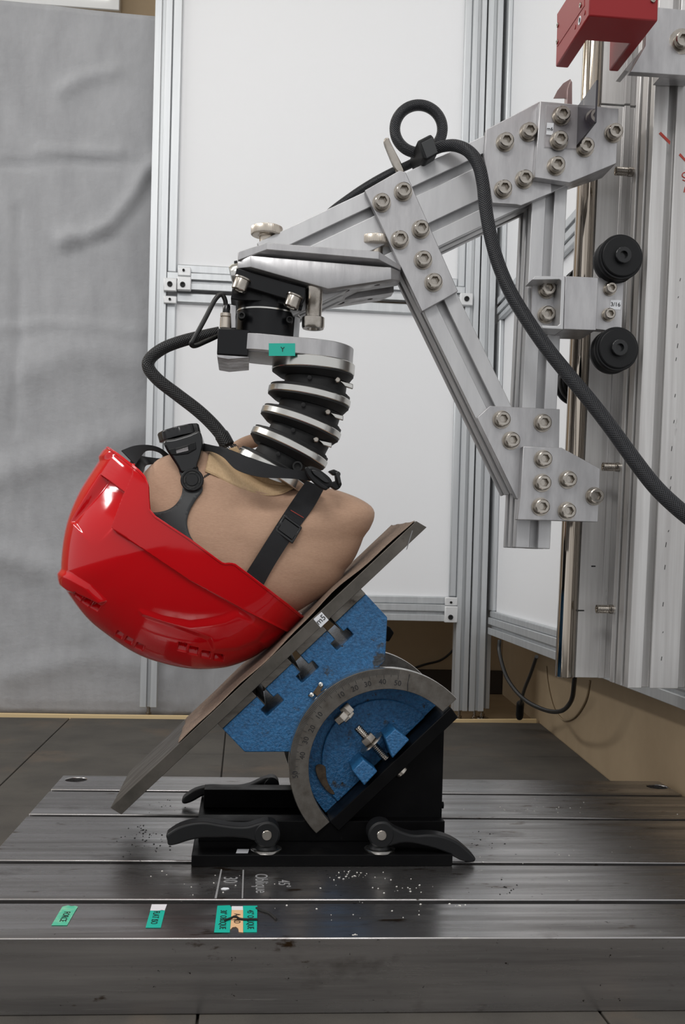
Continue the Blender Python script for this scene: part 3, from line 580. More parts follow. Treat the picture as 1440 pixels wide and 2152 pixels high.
# ================================================================== HEADFORM
class Blob:
    """closed body round a centre: traced profile in the middle plane, rounded to a half width on each side"""
    def __init__(s, c, Y, tr, B, n=2.3):
        s.Y = Y; s.c = P(c[0], c[1], Y); s.n = n; a = []
        for x, y in tr:
            p = P(x, y, Y) - s.c; a.append((math.atan2(p.z, p.x), math.hypot(p.x, p.z)))
        a.sort(); A = np.array([t for t, _ in a]); R = np.array([r for _, r in a])
        s.A = np.concatenate([A - 2 * np.pi, A, A + 2 * np.pi]); s.R = np.concatenate([R, R, R]); s.B = B; s.B0 = 0.070
    def r(s, d):
        d = np.atleast_2d(d); psi = np.arctan2(d[:, 2], d[:, 0]); q = np.sqrt(np.maximum(1e-12, 1 - d[:, 1] ** 2)); R = np.interp(psi, s.A, s.R)
        B = s.B(psi) if callable(s.B) else s.B
        if callable(s.B): k = np.clip(q / 0.75, 0, 1); k = k * k * (3 - 2 * k); B = s.B0 + (B - s.B0) * k
        return ((q / R) ** s.n + (np.abs(d[:, 1]) / B) ** s.n) ** (-1 / s.n)
    def inside(s, p):
        v = np.array(p) - np.array(s.c); k = np.linalg.norm(v); return k < s.r(v / k)[0]
    def hit(s, x, y, off=0.0):
        a, b = s.Y - 0.16, s.Y; lo = None
        for i in range(33):
            Y = a + (b - a) * i / 32
            if s.inside(P(x, y, Y)): lo = Y - (b - a) / 32; hi = Y; break
        if lo is None: return P(x, y, b - 0.012)
        for _ in range(12):
            m = (lo + hi) / 2
            if s.inside(P(x, y, m)): hi = m
            else: lo = m
        return P(x, y, hi - off)
YH = 1.265
ht = smooth2([(312, 985), (330, 968), (360, 955), (400, 945), (440, 948), (470, 962), (500, 985), (545, 1008), (590, 1020), (640, 1022), (690, 1026), (735, 1040), (768, 1056), (784, 1070), (786, 1088), (776, 1112), (764, 1128), (757, 1145), (746, 1164), (732, 1184), (722, 1197),
              (719, 1208), (710, 1228), (690, 1246), (655, 1266), (618, 1288), (560, 1306), (480, 1314), (400, 1300), (320, 1255), (262, 1195), (240, 1120), (262, 1045)], 4)
def headB(psi):
    t = np.cos(psi - math.radians(-150)); return 0.066 + 0.013 * t
head = Blob((520, 1140), YH, ht, headB, 2.45)
hf = thing('headform', head.c - Vector((0, 0, 0.1)), 'upside down headform wearing a tan stocking and resting on the abrasive sheet', 'dummy head')
bm = bmesh.new(); bmesh.ops.create_icosphere(bm, subdivisions=6, radius=1); V = np.array([v.co[:] for v in bm.verts]); R = head.r(V)
W = V * R[:, None] + np.array(head.c); Q = proja(W)
def bump_line(Q, poly, wd):
    d = np.array([seg_d(p, poly) for p in Q]); return np.exp(-(d / wd) ** 2)
near = W[:, 1] < YH
D = np.zeros(len(W))
for poly, wd, am in (([(500, 1062), (545, 1068), (585, 1050), (625, 1028)], 16, -0.0035), ([(470, 1010), (530, 1042), (590, 1040)], 12, 0.0022), ([(735, 1178), (690, 1185), (640, 1170)], 30, 0.003), ([(735, 1085), (690, 1100), (640, 1105)], 30, 0.003), ([(560, 1175), (620, 1145), (660, 1115)], 40, -0.002)):
    D += am * bump_line(Q, poly, wd) * near
W += V * D[:, None]
for v, p in zip(bm.verts, W): v.co = p
mb = MB(); mb.v = [tuple(v.co) for v in bm.verts]; mb.f = [tuple(x.index for x in f.verts) for f in bm.faces]; mb.m = [0] * len(mb.f); mb.uv = [(0, 0)] * len(mb.v); bm.free()
mb.build('head', 'skin', hf, angle=180)
# folded hem of the stocking round the neck
hlo = [(431, 990), (454, 1000), (480, 1014), (508, 1027), (536, 1036), (565, 1041), (590, 1038), (613, 1028), (634, 1018), (652, 1010)]
hup = [(441, 947), (466, 956), (487, 970), (508, 987), (528, 1001), (547, 1012), (567, 1018), (588, 1021), (612, 1018), (640, 1008)]
inn = [P(x, y, 1.245) for x, y in ((498, 938), (505, 950), (520, 972), (540, 990), (556, 1000), (572, 1008), (592, 1014), (612, 1016), (630, 1012), (645, 1006))]
lo_, up_ = smooth([Vector((x, y, 0)) for x, y in hlo], 6), smooth([Vector((x, y, 0)) for x, y in hup], 6); pi_ = smooth(inn, 6); n = len(lo_); rows = []; NR = 11
for k in range(n):
    r = []
    for j in range(NR):
        t = j / (NR - 1); q_ = lo_[k].lerp(up_[k], t); r.append(head.hit(q_.x, q_.y, 0.0008 + 0.0022 * math.sin(min(1, t * 1.6) * 1.57) + 0.0008 * math.sin(t * 19 + k * 0.10)))
    e_ = r[-1] + Vector((0, 0.004, 0)); rows.append(r + [e_, e_.lerp(pi_[k], 0.5) + Vector((0, 0.002, -0.002)), pi_[k]])
W_ = NR + 3; mb = MB(); mb.add([p for r in rows for p in r], [(i * W_ + j, i * W_ + j + 1, (i + 1) * W_ + j + 1, (i + 1) * W_ + j) for i in range(n - 1) for j in range(W_ - 1)])
o = mb.build('stocking_hem', 'hem', hf, angle=180, solid=0.0008); o['label'] = 'yellowish folded stocking hem'
mb = MB(); mb.tube([head.hit(q_.x, q_.y, 0.0016) for q_ in lo_], 0.0006, 6); mb.build('hem_seam', 'hem', hf)
mb = MB(); mb.tube(smooth([P(*q) for q in ((493, 960, 1.30), (496, 944, 1.31), (512, 934, 1.315), (535, 926, 1.315), (552, 922, 1.31), (566, 930, 1.30))], 6), [0.006 + 0.003 * math.sin(i * 0.1) for i in range(31)], 12); mb.build('stocking_hem', 'skin', hf, angle=180)
# stitched mark on the stocking
mb = MB()
for k in range(6):
    a, b = head.hit(428 + k * 3.1, 1005 - k * 1.9, 0.0006), head.hit(430.5 + k * 3.1, 999 - k * 1.9, 0.0006); mb.tube([a, b], 0.0005, 6)
mb.build('stitch_mark', 'ink', hf)

# ================================================================== HELMET
tr = [(230, 943), (222, 952), (205, 978), (190, 1001), (172, 1030), (155, 1066), (142, 1105), (134, 1150), (131, 1205), (139, 1235), (158, 1264), (178, 1290), (200, 1312), (226, 1332), (254, 1352), (280, 1368), (310, 1382), (345, 1393), (380, 1401), (415, 1405), (450, 1404), (480, 1400), (508, 1391), (535, 1379), (560, 1362), (582, 1344), (602, 1325), (620, 1306), (636, 1291)]
trs = smooth2(tr, 3, closed=False) + [(690, 1220), (655, 1080), (560, 990), (420, 930), (300, 920)]
hel = Blob((433, 1116), YH, trs, 0.107, 2.25)
hu = (P(637, 1290, YH) - P(230, 943, YH)).normalized(); hw = Vector((hu.z, 0, -hu.x)); hv = Vector((0, -1, 0))
if hw.z > 0: hw = -hw
hm = thing('safety_helmet', hel.c + hw * 0.12, 'glossy red safety helmet on the upside down headform', 'helmet')
rimpx = [(230, 944), (252, 955), (284, 980), (301, 994), (312, 1006), (318, 1022), (319, 1050), (321, 1072), (333, 1086), (360, 1104), (400, 1130), (437, 1157), (456, 1171), (466, 1178), (474, 1180), (484, 1179), (492, 1181), (520, 1202), (560, 1233), (600, 1264), (624, 1284), (637, 1291)]
ra = []
for i, (x, y) in enumerate(rimpx):
    p = hel.hit(x, y) if 0 < i < len(rimpx) - 1 else P(x, y, YH)
    d = (p - hel.c).normalized(); ra.append((math.atan2(abs(d.dot(hv)), d.dot(hu)), math.acos(max(-1, min(1, d.dot(hw))))))
ra[0] = (math.pi, ra[0][1]); ra[-1] = (0.0, ra[-1][1]); ra.sort(); RA = np.array(ra)
NT, NA = 640, 330
th = np.linspace(0, 2 * np.pi, NT, endpoint=False); tha = np.abs((th + np.pi) % (2 * np.pi) - np.pi); amax = np.interp(tha, RA[:, 0], RA[:, 1])
fr = np.linspace(0.004, 1, NA)
al = fr[:, None] * amax[None, :]; TH = np.broadcast_to(th, al.shape)
hu_, hw_, hv_ = np.array(hu), np.array(hw), np.array(hv)
Dv = (np.cos(al)[..., None] * hw_ + (np.sin(al) * np.cos(TH))[..., None] * hu_ + (np.sin(al) * np.sin(TH))[..., None] * hv_).reshape(-1, 3)
Rv = hel.r(Dv); Pv = Dv * Rv[:, None] + np.array(hel.c); Nr = Pv.copy(); Nr[:, 1] = YH - np.abs(Nr[:, 1] - YH); Qh = proja(Nr)
def pinpoly(Q, poly, soft):
    """1 inside the outline, falling to 0 over soft pixels round its edge"""
    x, y = Q[:, 0], Q[:, 1]; ins = np.zeros(len(Q), bool); dist = np.full(len(Q), 1e9); n = len(poly)
    for i in range(n):
        (x0, y0), (x1, y1) = poly[i], poly[(i + 1) % n]
        cnd = ((y0 > y) != (y1 > y)); xi = (x1 - x0) * (y - y0) / ((y1 - y0) if abs(y1 - y0) > 1e-9 else 1e-9) + x0; ins ^= cnd & (x < xi)
        dx, dy = x1 - x0, y1 - y0; t = np.clip(((x - x0) * dx + (y - y0) * dy) / (dx * dx + dy * dy + 1e-9), 0, 1); dist = np.minimum(dist, np.hypot(x - x0 - t * dx, y - y0 - t * dy))
    sd = np.where(ins, dist, -dist); u = np.clip(sd / soft * 0.5 + 0.5, 0, 1); return u * u * (3 - 2 * u)
disp = np.zeros(len(Pv))
disp += 0.0050 * pinpoly(Qh, [(283, 968), (282, 1000), (262, 1046), (239, 1108), (246, 1116), (300, 1150), (400, 1217), (505, 1275), (560, 1303), (612, 1330), (700, 1300), (640, 1230), (420, 1080), (340, 1000)], 2.6)
rim_e = pinpoly(Qh, [(212, 1000), (262, 1036), (252, 1070), (234, 1112), (200, 1150), (150, 1096)], 3)
rec_ = np.clip((1150 - Qh[:, 1]) / 150, 0, 1)
disp -= 0.0100 * rim_e * rec_ * rec_ * (3 - 2 * rec_)
disp += 0.0045 * pinpoly(Qh, [(120, 1196), (134, 1202), (152, 1210), (190, 1232), (221, 1262), (214, 1268), (180, 1252), (146, 1240), (120, 1222)], 5)
disp += 0.0030 * pinpoly(Qh, [(196, 958), (212, 950), (232, 940), (240, 952), (226, 962), (210, 966)], 4)
disp += 0.0018 * pinpoly(Qh, [(505, 1275), (560, 1303), (612, 1330), (590, 1350), (560, 1362), (548, 1348), (600, 1318)], 4)
disp += 0.0022 * pinpoly(Qh, [(440, 1306), (470, 1300), (500, 1286), (524, 1300), (560, 1320), (540, 1345), (500, 1362), (450, 1366), (440, 1340), (300, 1290), (296, 1284), (340, 1300), (400, 1311)], 8)
disp += 0.0012 * (np.repeat(fr, NT) > 0.985)
vcut = np.zeros(len(Pv), bool)
vents = [(383, 1360, 16, 14, 12), (407, 1368, 17, 13, 12), (433, 1376, 17, 12, 10), (460, 1382, 18, 11, 8), (166, 1251, 14, 12, 40), (181, 1263, 15, 12, 36), (199, 1274, 17, 11, 30), (251, 1334, 14, 9, 32), (271, 1346, 15, 9, 30), (294, 1359, 16, 9, 27)]
for x, y, w_, h_, a in vents:
    a = math.radians(a); ca, sa = math.cos(a), math.sin(a)
    vp_ = pinpoly(Qh, [(x + u * ca - v * sa, y + u * sa + v * ca) for u, v in ((-w_ / 2, -h_ / 2), (w_ / 2, -h_ / 2), (w_ / 2, h_ / 2), (-w_ / 2, h_ / 2))], 2.2)
    disp -= 0.013 * vp_; vcut |= vp_ > 0.6
Pv = Pv + Dv * disp[:, None]
faces = []; keep = []
Cq = Qh.reshape(NA, NT, 2)
faces = []
for i in range(NA - 1):
    for j in range(NT):
        k = (j + 1) % NT
        if i > NA * 0.2 and vcut[i * NT + j] and vcut[(i + 1) * NT + k]: continue
        faces.append((i * NT + j, i * NT + k, (i + 1) * NT + k, (i + 1) * NT + j))
mb = MB(); mb.add([tuple(p) for p in Pv], faces); mb.add([tuple(Pv[:NT].mean(0))], []); c0 = len(mb.v) - 1
mb.f += [(j, (j + 1) % NT, c0) for j in range(NT)]; mb.m += [0] * NT
shell = mb.build('shell', 'red', hm, angle=50)
bm = bmesh.new(); bm.from_mesh(shell.data)
bm.faces.ensure_lookup_table(); f0 = bm.faces[len(bm.faces) // 2]
if f0.normal.dot(f0.calc_center_median() - hel.c) < 0: bmesh.ops.reverse_faces(bm, faces=bm.faces)
bm.to_mesh(shell.data); bm.free(); md = shell.modifiers.new('solid', 'SOLIDIFY'); md.thickness = 0.0028; md.offset = -1
# headband, straps and adjuster
def drape(pts, off, name, mat, parent, solid=0.0015, cuts=4):
    bm = bmesh.new(); vs = [bm.verts.new((x, y, 0)) for x, y in pts]; bm.faces.new(vs); bmesh.ops.triangulate(bm, faces=bm.faces)
    for _ in range(cuts): bmesh.ops.subdivide_edges(bm, edges=[e for e in bm.edges if e.calc_length() > 9], cuts=1); bmesh.ops.triangulate(bm, faces=bm.faces)
    for v in bm.verts: v.co = head.hit(v.co.x, v.co.y, off)
    mb = MB(); bm.verts.index_update(); mb.add([tuple(v.co) for v in bm.verts], [tuple(x.index for x in f.verts) for f in bm.faces]); bm.free()
    o = mb.build(name, mat, parent, angle=60, norm=True); md = o.modifiers.new('solid', 'SOLIDIFY'); md.thickness = solid; md.offset = 0; return o
hb_ = drape(smooth2([(312, 1078), (330, 1077), (352, 1072), (370, 1060), (382, 1040), (386, 1018), (400, 1006), (420, 1010), (426, 1030), (412, 1050), (398, 1075), (393, 1100), (401, 1128), (420, 1150), (452, 1176), (470, 1200), (440, 1200), (400, 1165), (350, 1120), (315, 1098)], 3), 0.0025, 'headband', 'band', hm)
def ribbon(mb, pts, n=8, th=0.0012):
    """pts: (left pixel, right pixel, Y left, Y right)"""
    a = smooth([P(l[0], l[1], y0) if y0 else head.hit(l[0], l[1], 0.0028) for l, r, y0, y1 in pts], n); b = smooth([P(r[0], r[1], y1) if y1 else head.hit(r[0], r[1], 0.0028) for l, r, y0, y1 in pts], n)
    ln = [0]
    for i in range(1, len(a)): ln.append(ln[-1] + (a[i] - a[i - 1]).length)
    rings = []; uv = []
    for i in range(len(a)):
        t = (a[min(i + 1, len(a) - 1)] - a[max(i - 1, 0)]).normalized(); nrm = (b[i] - a[i]).cross(t).normalized()
        if nrm.y > 0: nrm = -nrm
        ring = [a[i].lerp(b[i], k / 4) + nrm * th for k in range(5)] + [b[i].lerp(a[i], k / 4) for k in range(5)]
        rings.append(ring); uv += [(ln[i], k / 4) for k in range(5)] + [(ln[i], 1 - k / 4) for k in range(5)]
    k = len(rings); nn = 10; fs = [(i * nn + j, i * nn + (j + 1) % nn, (i + 1) * nn + (j + 1) % nn, (i + 1) * nn + j) for i in range(k - 1) for j in range(nn)] + [tuple(range(nn)), tuple(range(k * nn - 1, (k - 1) * nn - 1, -1))]
    mb.add([p for r in rings for p in r], fs, 0, uv)
mb = MB(); ribbon(mb, [((516, 1206), (552, 1232), 0, 0), ((545, 1160), (578, 1185), 0, 0), ((588, 1092), (622, 1118), 0, 0), ((622, 1042), (659, 1067), 0, 0), ((645, 1010), (682, 1026), 1.222, 1.216)]); mb.build('chin_strap', 'strap', hm, angle=50)
mb = MB(); ribbon(mb, [((420, 930), (424, 948), 1.262, 1.250), ((447, 937), (446, 950), 1.232, 1.222), ((478, 944), (470, 962), 1.205, 1.197), ((520, 960), (498, 988), 1.189, 1.185), ((570, 977), (548, 1003), 1.183, 1.18), ((620, 988), (612, 1006), 1.186, 1.183), ((675, 992), (672, 1013), 1.20, 1.197)]); mb.build('neck_strap', 'strap', hm, angle=50)
mb = MB(); ribbon(mb, [((255, 948), (284, 978), 1.22, 1.21), ((282, 938), (292, 966), 1.235, 1.225), ((310, 936), (308, 948), 1.25, 1.245), ((335, 942), (333, 951), 1.258, 1.255), ((358, 958), (352, 968), 1.262, 1.26)]); mb.build('nape_strap', 'strap', hm, angle=50)
mb = MB(); ribbon(mb, [((268, 980), (300, 998), 1.23, 1.22), ((285, 960), (306, 980), 1.24, 1.23), ((312, 962), (318, 976), 1.25, 1.245), ((340, 964), (342, 972), 1.255, 1.25), ((362, 952), (366, 962), 1.26, 1.255)]); mb.build('nape_strap', 'plastic_matt', hm, angle=50)
# slider on the chin strap
def pf(x, y): return head.hit(x, y, 0.004)
mb = MB(); c = pf(606, 1112); u = (pf(622, 1122) - pf(592, 1100)).normalized(); v = (pf(618, 1092) - pf(594, 1132)).normalized(); nn = u.cross(v).normalized()
if nn.y > 0: nn = -nn
def bar(mb, c, u, v, nn, hu2, hv2, hn): mb.prism([c - u * hu2 - v * hv2 - nn * hn, c + u * hu2 - v * hv2 - nn * hn, c + u * hu2 + v * hv2 - nn * hn, c - u * hu2 + v * hv2 - nn * hn], nn * (2 * hn))
for k, w2 in ((-1, 0.0016), (0, 0.0022), (1, 0.0016)): bar(mb, c + v * (k * 0.0098), u, v, nn, 0.0125, w2, 0.002)
for k in (-1, 1): bar(mb, c + u * (k * 0.0115), u, v, nn, 0.0015, 0.0112, 0.0018)
mb.build('slider_buckle', 'plastic', hm, bevel=0.0008, seg=2)
mb = MB(); bar(mb, c + v * 0.0 + nn * 0.0012, u, v, nn, 0.0100, 0.0075, 0.0012); mb.build('chin_strap', 'strap', hm)
mb = MB(); a, b = pf(611, 1072), pf(638, 1088); mb.tube([a, a.lerp(b, 0.5), b], 0.0004, 6); mb.build('stitching', 'redink', hm)
# side release buckle by the neck
bk = plate('clip_buckle', 'plastic_matt', smooth2([(642, 986), (652, 979), (666, 983), (680, 992), (694, 1004), (699, 1016), (690, 1027), (676, 1022), (660, 1012), (646, 1000)], 4), 1.182, 1.192, hm, bevel=0.003, seg=3)
plate('buckle_rib', 'plastic', smooth2([(655, 987), (668, 990), (684, 1003), (692, 1014), (682, 1014), (668, 1004), (658, 996)], 3), 1.179, 1.183, bk, bevel=0.0015)
plate('buckle_rib', 'plastic_matt', smooth2([(641, 985), (647, 981), (660, 1000), (678, 1016), (690, 1024), (684, 1030), (666, 1020), (648, 1002)], 3), 1.177, 1.184, bk, bevel=0.0015)
bp = MB()
for pts in ([(690, 990), (702, 986), (716, 993), (716, 1000), (700, 998)], [(704, 992), (711, 990), (719, 1018), (714, 1027), (706, 1014)], [(692, 1014), (708, 1010), (714, 1027), (706, 1030), (694, 1022)]): bp.prism(px(pts, 1.20), (0, 0.012, 0))
bp.build('clip_prong', 'plastic_matt', hm, bevel=0.0012); plate('clip_prong', 'plastic', [(704, 992), (713, 990), (718, 1016), (711, 1018)], 1.196, 1.20, hm, bevel=0.001)
# ratchet adjuster at the nape
YK = 1.255
kc = P(377, 912, YK); kax = (P(372, 895, YK) - P(383, 936, YK)).normalized(); kr = 44 / F * YK
mb = MB(); n = 60; rr = [kr * (1 - 0.035 * max(0, math.cos(9 * 2 * math.pi * j / n))) for j in range(n)]; aa = YV; bb = kax.cross(aa)
mb.loft([[kc + kax * h + (aa * math.cos(2 * math.pi * j / n) + bb * math.sin(2 * math.pi * j / n)) * rr[j] * k for j in range(n)] for h, k in ((-0.0055, 0.9), (-0.0045, 1), (0.005, 1), (0.0065, 0.95), (0.0068, 0.85), (0.0055, 0.7))])
mb.build('adjuster_knob', 'plastic', hm, angle=40)
hz = plate('ratchet_housing', 'plastic', smooth2([(344, 926), (368, 921), (398, 912), (419, 905), (426, 930), (421, 958), (416, 972), (412, 985), (398, 993), (380, 994), (372, 980), (358, 958), (349, 944)], 3), 1.205, 1.285, hm, bevel=0.004, seg=3)
plate('housing_recess', 'plastic_matt', [(354, 944), (380, 938), (411, 928), (413, 944), (395, 954), (372, 957), (359, 956)], 1.2035, 1.206, hz, bevel=0.001)
plate('housing_slot', 'dark', [(368, 943), (396, 935), (397, 944), (370, 950)], 1.2025, 1.204, hz)
mb = MB()
for k in range(5): mb.prism(px([(399, 933 + k * 3), (406, 931 + k * 3), (406, 932.2 + k * 3), (399, 934.2 + k * 3)], 1.2028), (0, 0.001, 0))
mb.build('housing_grip', 'plastic', hz)
plate('housing_window', 'clear', [(370, 947), (395, 939), (396, 947), (371, 953)], 1.2020, 1.2026, hz)
ar = drape(smooth2([(376, 985), (396, 988), (414, 980), (420, 1000), (424, 1015), (412, 1030), (396, 1030), (386, 1014)], 3), 0.005, 'pivot_arm', 'plastic_matt', hm, 0.005, 3)
pc = head.hit(404, 1009, 0.0085); mb = MB(); mb.lathe([(0.0128, -0.004), (0.0132, 0.0012), (0.0124, 0.002), (0.0105, 0.002), (0.0100, 0.0012), (0.0072, 0.0012), (0.0068, 0.0022), (0.001, 0.0022)], pc, Vector((-0.1, -1, 0.15)), 40); pv = mb.build('pivot_disc', 'plastic_matt', hm)
mb = MB(); axd = Vector((-0.1, -1, 0.15)).normalized(); a = axd.orthogonal().normalized(); b = axd.cross(a)
for k in range(4):
    t0 = k * math.pi / 2 + 0.35; R1, R2 = 0.0098, 0.0076; o1 = [pc + axd * 0.0014 + (a * math.cos(t0 + i * 0.11) + b * math.sin(t0 + i * 0.11)) * R1 for i in range(9)]; o2 = [pc + axd * 0.0014 + (a * math.cos(t0 + i * 0.11) + b * math.sin(t0 + i * 0.11)) * R2 for i in range(8, -1, -1)]
    mb.prism(o1 + o2, axd * 0.0004)
mb.build('pivot_slot', 'dark', pv)

# ================================================================== NECK
YN = 1.255
nk = thing('dummy_neck', P(600, 1000, YN), 'segmented dummy neck of black rubber and silver rings above the headform', 'dummy neck')
rings = [((572, 765), (745, 781), 22), ((564, 816), (736, 852), 14), ((550, 859), (715, 920), 14), ((530, 902), (686, 979), 14), ((499, 949), (640, 1032), 20)]
def rg(l, r):
    a, b = P(l[0], l[1], YN), P(r[0], r[1], YN); c = (a + b) / 2; u = (b - a).normalized(); return c, u, Vector((-u.z, 0, u.x)), (b - a).length / 2
RG = [rg(l, r) for l, r, t in rings]
pxm = YN / F
for (c, u, ax, r), (l, rr, t) in zip(RG, rings):
    h = t * pxm / 2; mb = MB(); mb.lathe([(r - 0.004, -h), (r - 0.0008, -h), (r, -h + 0.0008), (r, h - 0.0008), (r - 0.0008, h), (r - 0.004, h)], c, ax, 72); mb.build('ring', 'ring', nk)
for k in range(4):
    (c0, u0, a0, r0), (c1, u1, a1, r1) = RG[k], RG[k + 1]; h0, h1 = rings[k][2] * pxm / 2, rings[k + 1][2] * pxm / 2
    s, e = c0 - a0 * h0, c1 + a1 * h1; L_ = []
    for t, q, off in ((0, 0.985, 0), (0.08, 0.985, 0), (0.10, 0.97, 0), (0.34, 0.84, 0.04), (0.345, 0.75, 0.10), (0.80, 0.75, 0.10), (0.805, 0.88, 0.03), (0.87, 0.90, 0.01), (0.875, 0.965, 0), (1.0, 0.965, 0)):
        u = u0.lerp(u1, t).normalized(); r = r0 + (r1 - r0) * t; o = s.lerp(e, t) + u * (off * r); L_.append([o + (u * math.cos(2 * math.pi * j / 64) + YV * math.sin(2 * math.pi * j / 64)) * r * q for j in range(64)])
    mb = MB(); mb.loft(L_); seg = mb.build('rubber_segment', 'rubber', nk, angle=30)
    for (x, y) in ([(703, 811)], [(683, 876)], [(659, 932)], [(622, 985)])[k]:
        o = P(x, y, YN); o.y = YN - r0 * 0.74; mb = MB(); mb.lathe([(0.0032, 0.004), (0.0032, -0.008), (0.0024, -0.009)] if k < 3 else [(0.006, 0.004), (0.006, -0.001), (0.004, -0.001), (0.004, 0.003)], o, YV, 16); mb.build('side_pin', 'steel' if k < 3 else 'dark', seg)
        if k < 3:
            mb = MB(); q = o + Vector((0.004, 0.004, 0.001)); mb.prism([q, q + Vector((0.016, 0.006, -0.002)), q + Vector((0.016, 0.006, -0.008)), q + Vector((0.006, 0.001, -0.006))], (0, 0.006, 0)); mb.build('wedge', 'ring', seg, bevel=0.001)
    for j in (-0.25,):
        o = (s + e) / 2 + u0 * (j * 0.02); o.y = YN - r0 * 0.775; mb = MB(); mb.lathe([(0.0026, 0), (0.0026, -0.0012), (0.0016, -0.0014)], o, YV, 14); mb.build('side_plug', 'rubber', seg)

# ================================================================== LOAD CELL AND ADAPTER BAR
lc = thing('load_cell', P(575, 755, YN), 'black cylindrical load cell on a silver bar with a green label, above the neck', 'sensor')
c, u, ax, r = RG[0]; h = 22 * pxm / 2; b0, b1 = h + 0.0002, h + 0.0192; rb = r * 0.94
left = (P(548, 745, YN) - c).dot(u); n = 40
pts = [c + u * (rb * math.cos(t)) + YV * (rb * math.sin(t)) for t in np.linspace(-math.pi / 2, math.pi / 2, n)] + [c + u * (left + rb * 0.92 * math.cos(t)) + YV * (rb * math.sin(t)) for t in np.linspace(math.pi / 2, 3 * math.pi / 2, n)]
mb = MB(); mb.prism([p + ax * b0 for p in pts], ax * (b1 - b0)); bar_ = mb.build('adapter_bar', 'alu_plate', lc, bevel=0.0008)
mb = MB(); cc = c + u * (left - 0.002) + ax * (b0 - 0.0006); mb.lathe([(0.034, 0.0006), (0.034, 0.0001), (0.0335, 0), (0.001, 0)], cc, ax, 48); mb.build('bar_cover', 'alu_frame', lc)
yf = YN - rb - 0.0002
mb = MB(); mb.prism(px([(565, 721.5), (620.5, 721.5), (620.5, 748), (565, 748)], yf), (0, -0.0003, 0)); sy = mb.build('sticker', 'teal', lc); sy['label'] = 'green sticker reading Y'
text('Y', 0.0078, P(594, 734.5, yf - 0.0006), (1, 0, 0), (0, 0, 1), 'ink', sy)
mb = MB(); mb.lathe([(0.0066, 0), (0.0066, 0.004), (0.0055, 0.005), (0.003, 0.005), (0.003, 0.003)], P(660, 727, YN), ax, 20); mb.build('bar_screw', 'dark', lc)
cl = P(561, 712, YN); rc = 66 * pxm
mb = MB(); mb.lathe([(rc, 0), (rc, 0.0290), (rc * 0.985, 0.0295)], cl - ax * 0.002, ax, 64); cy = mb.build('cell_body', 'anod', lc)
mb = MB(); mb.lathe([(rc * 1.012, 0), (rc * 1.012, 0.0018)], cl + ax * 0.0275, ax, 64); mb.build('bright_collar', 'ring', lc)
mb = MB(); mb.lathe([(rc * 0.985, 0.0015), (rc * 0.985, 0.016)], cl + ax * 0.0275, ax, 64); mb.build('cell_neck', 'anod', lc)
mb = MB(); rs = rc + 0.0003; aa = [(0.62 + 0.025 * k) for k in range(13)]
q = [cl + (u * math.sin(a * 1.5) - YV * math.cos(a * 1.5)) * rs for a in aa]; mb.loft([[p, p + ax * 0.025, p + ax * 0.025 + (p - cl).normalized() * 0.0003, p + (p - cl).normalized() * 0.0003] for p in q]); o = mb.build('sticker', 'label', lc); o['label'] = 'pale grey sticker on the load cell side'
for x, y in ((508, 667), (608, 676)):
    mb = MB(); o = P(x, y, YN - rc * 0.72); mb.lathe([(0.004, 0), (0.004, -0.012), (0.0025, -0.012), (0.0025, -0.008)], o, YV, 16); mb.build('side_screw', 'dark', lc)
plate('wedge_block', 'anod', [(497, 563), (643, 604), (641, 626), (634, 640), (606, 630), (496, 597), (492, 588)], 1.208, 1.302, lc, bevel=0.001)
plate('wedge_block', 'anod', [(490, 594), (606, 629), (637, 639), (634, 652), (600, 641), (560, 633), (500, 631), (485, 628)], 1.219, 1.298, lc, bevel=0.001)
for x, y in ((511, 585), (620, 621)): screw(lc, P(x, y, 1.203), -NX * 0 + (P(500, 610, 1.2) - P(509, 585, 1.2)), 0.0088, 0.0135, 1.12, 'socket_screw')
plate('cable_block', 'anod', [(458, 690), (478, 691), (500, 692), (526, 694), (521, 748), (456, 744)], 1.212, 1.298, lc, bevel=0.001)
plate('block_foot', 'alu_plate', [(456, 745), (521, 749), (525, 752), (480, 756), (457, 752)], 1.213, 1.297, lc, bevel=0.001)
plate('side_post', 'alu_plate', [(484, 640), (497, 641), (496, 690), (486, 690)], 1.222, 1.232, lc, bevel=0.001)
cn = P(474, 690, 1.235); mb = MB(); mb.lathe([(0.0068, 0), (0.0068, 0.012), (0.0060, 0.0125), (0.0068, 0.0135), (0.0068, 0.017), (0.0045, 0.018)], cn, (0.03, 0, 1), 24); cnn = mb.build('cable_connector', 'knurl', lc)
mb = MB(); mb.lathe([(0.0045, 0.018), (0.0042, 0.026), (0.003, 0.028)], cn, (0.03, 0, 1), 16); mb.build('strain_relief', 'plastic', cnn)
mb = MB(); mb.lathe([(0.012, 0), (0.014, 0.004), (0.014, 0.016), (0.011, 0.022)], P(486, 582, 1.25), (0.9, 0, 0.25), 24); mb.build('rear_cap', 'ring', lc)
plate('top_stud', 'dark', [(492, 548), (499, 547), (500, 560), (492, 560)], 1.25, 1.256, lc)
mb = MB(); mb.tube(smooth([P(*q) for q in ((475, 648, 1.235), (473, 630, 1.233), (465, 619, 1.232), (452, 630, 1.23), (432, 668, 1.228), (408, 712, 1.226), (402, 723, 1.227), (410, 727, 1.232), (432, 718, 1.245), (458, 706, 1.26))]), 0.0028, 12); mb.build('cell_cable', 'wire', lc)
slv = thing('braided_sleeve', P(486, 935, 1.27), 'short braided black cable sleeve with frayed end hanging beside the load cell', 'cable sleeve')
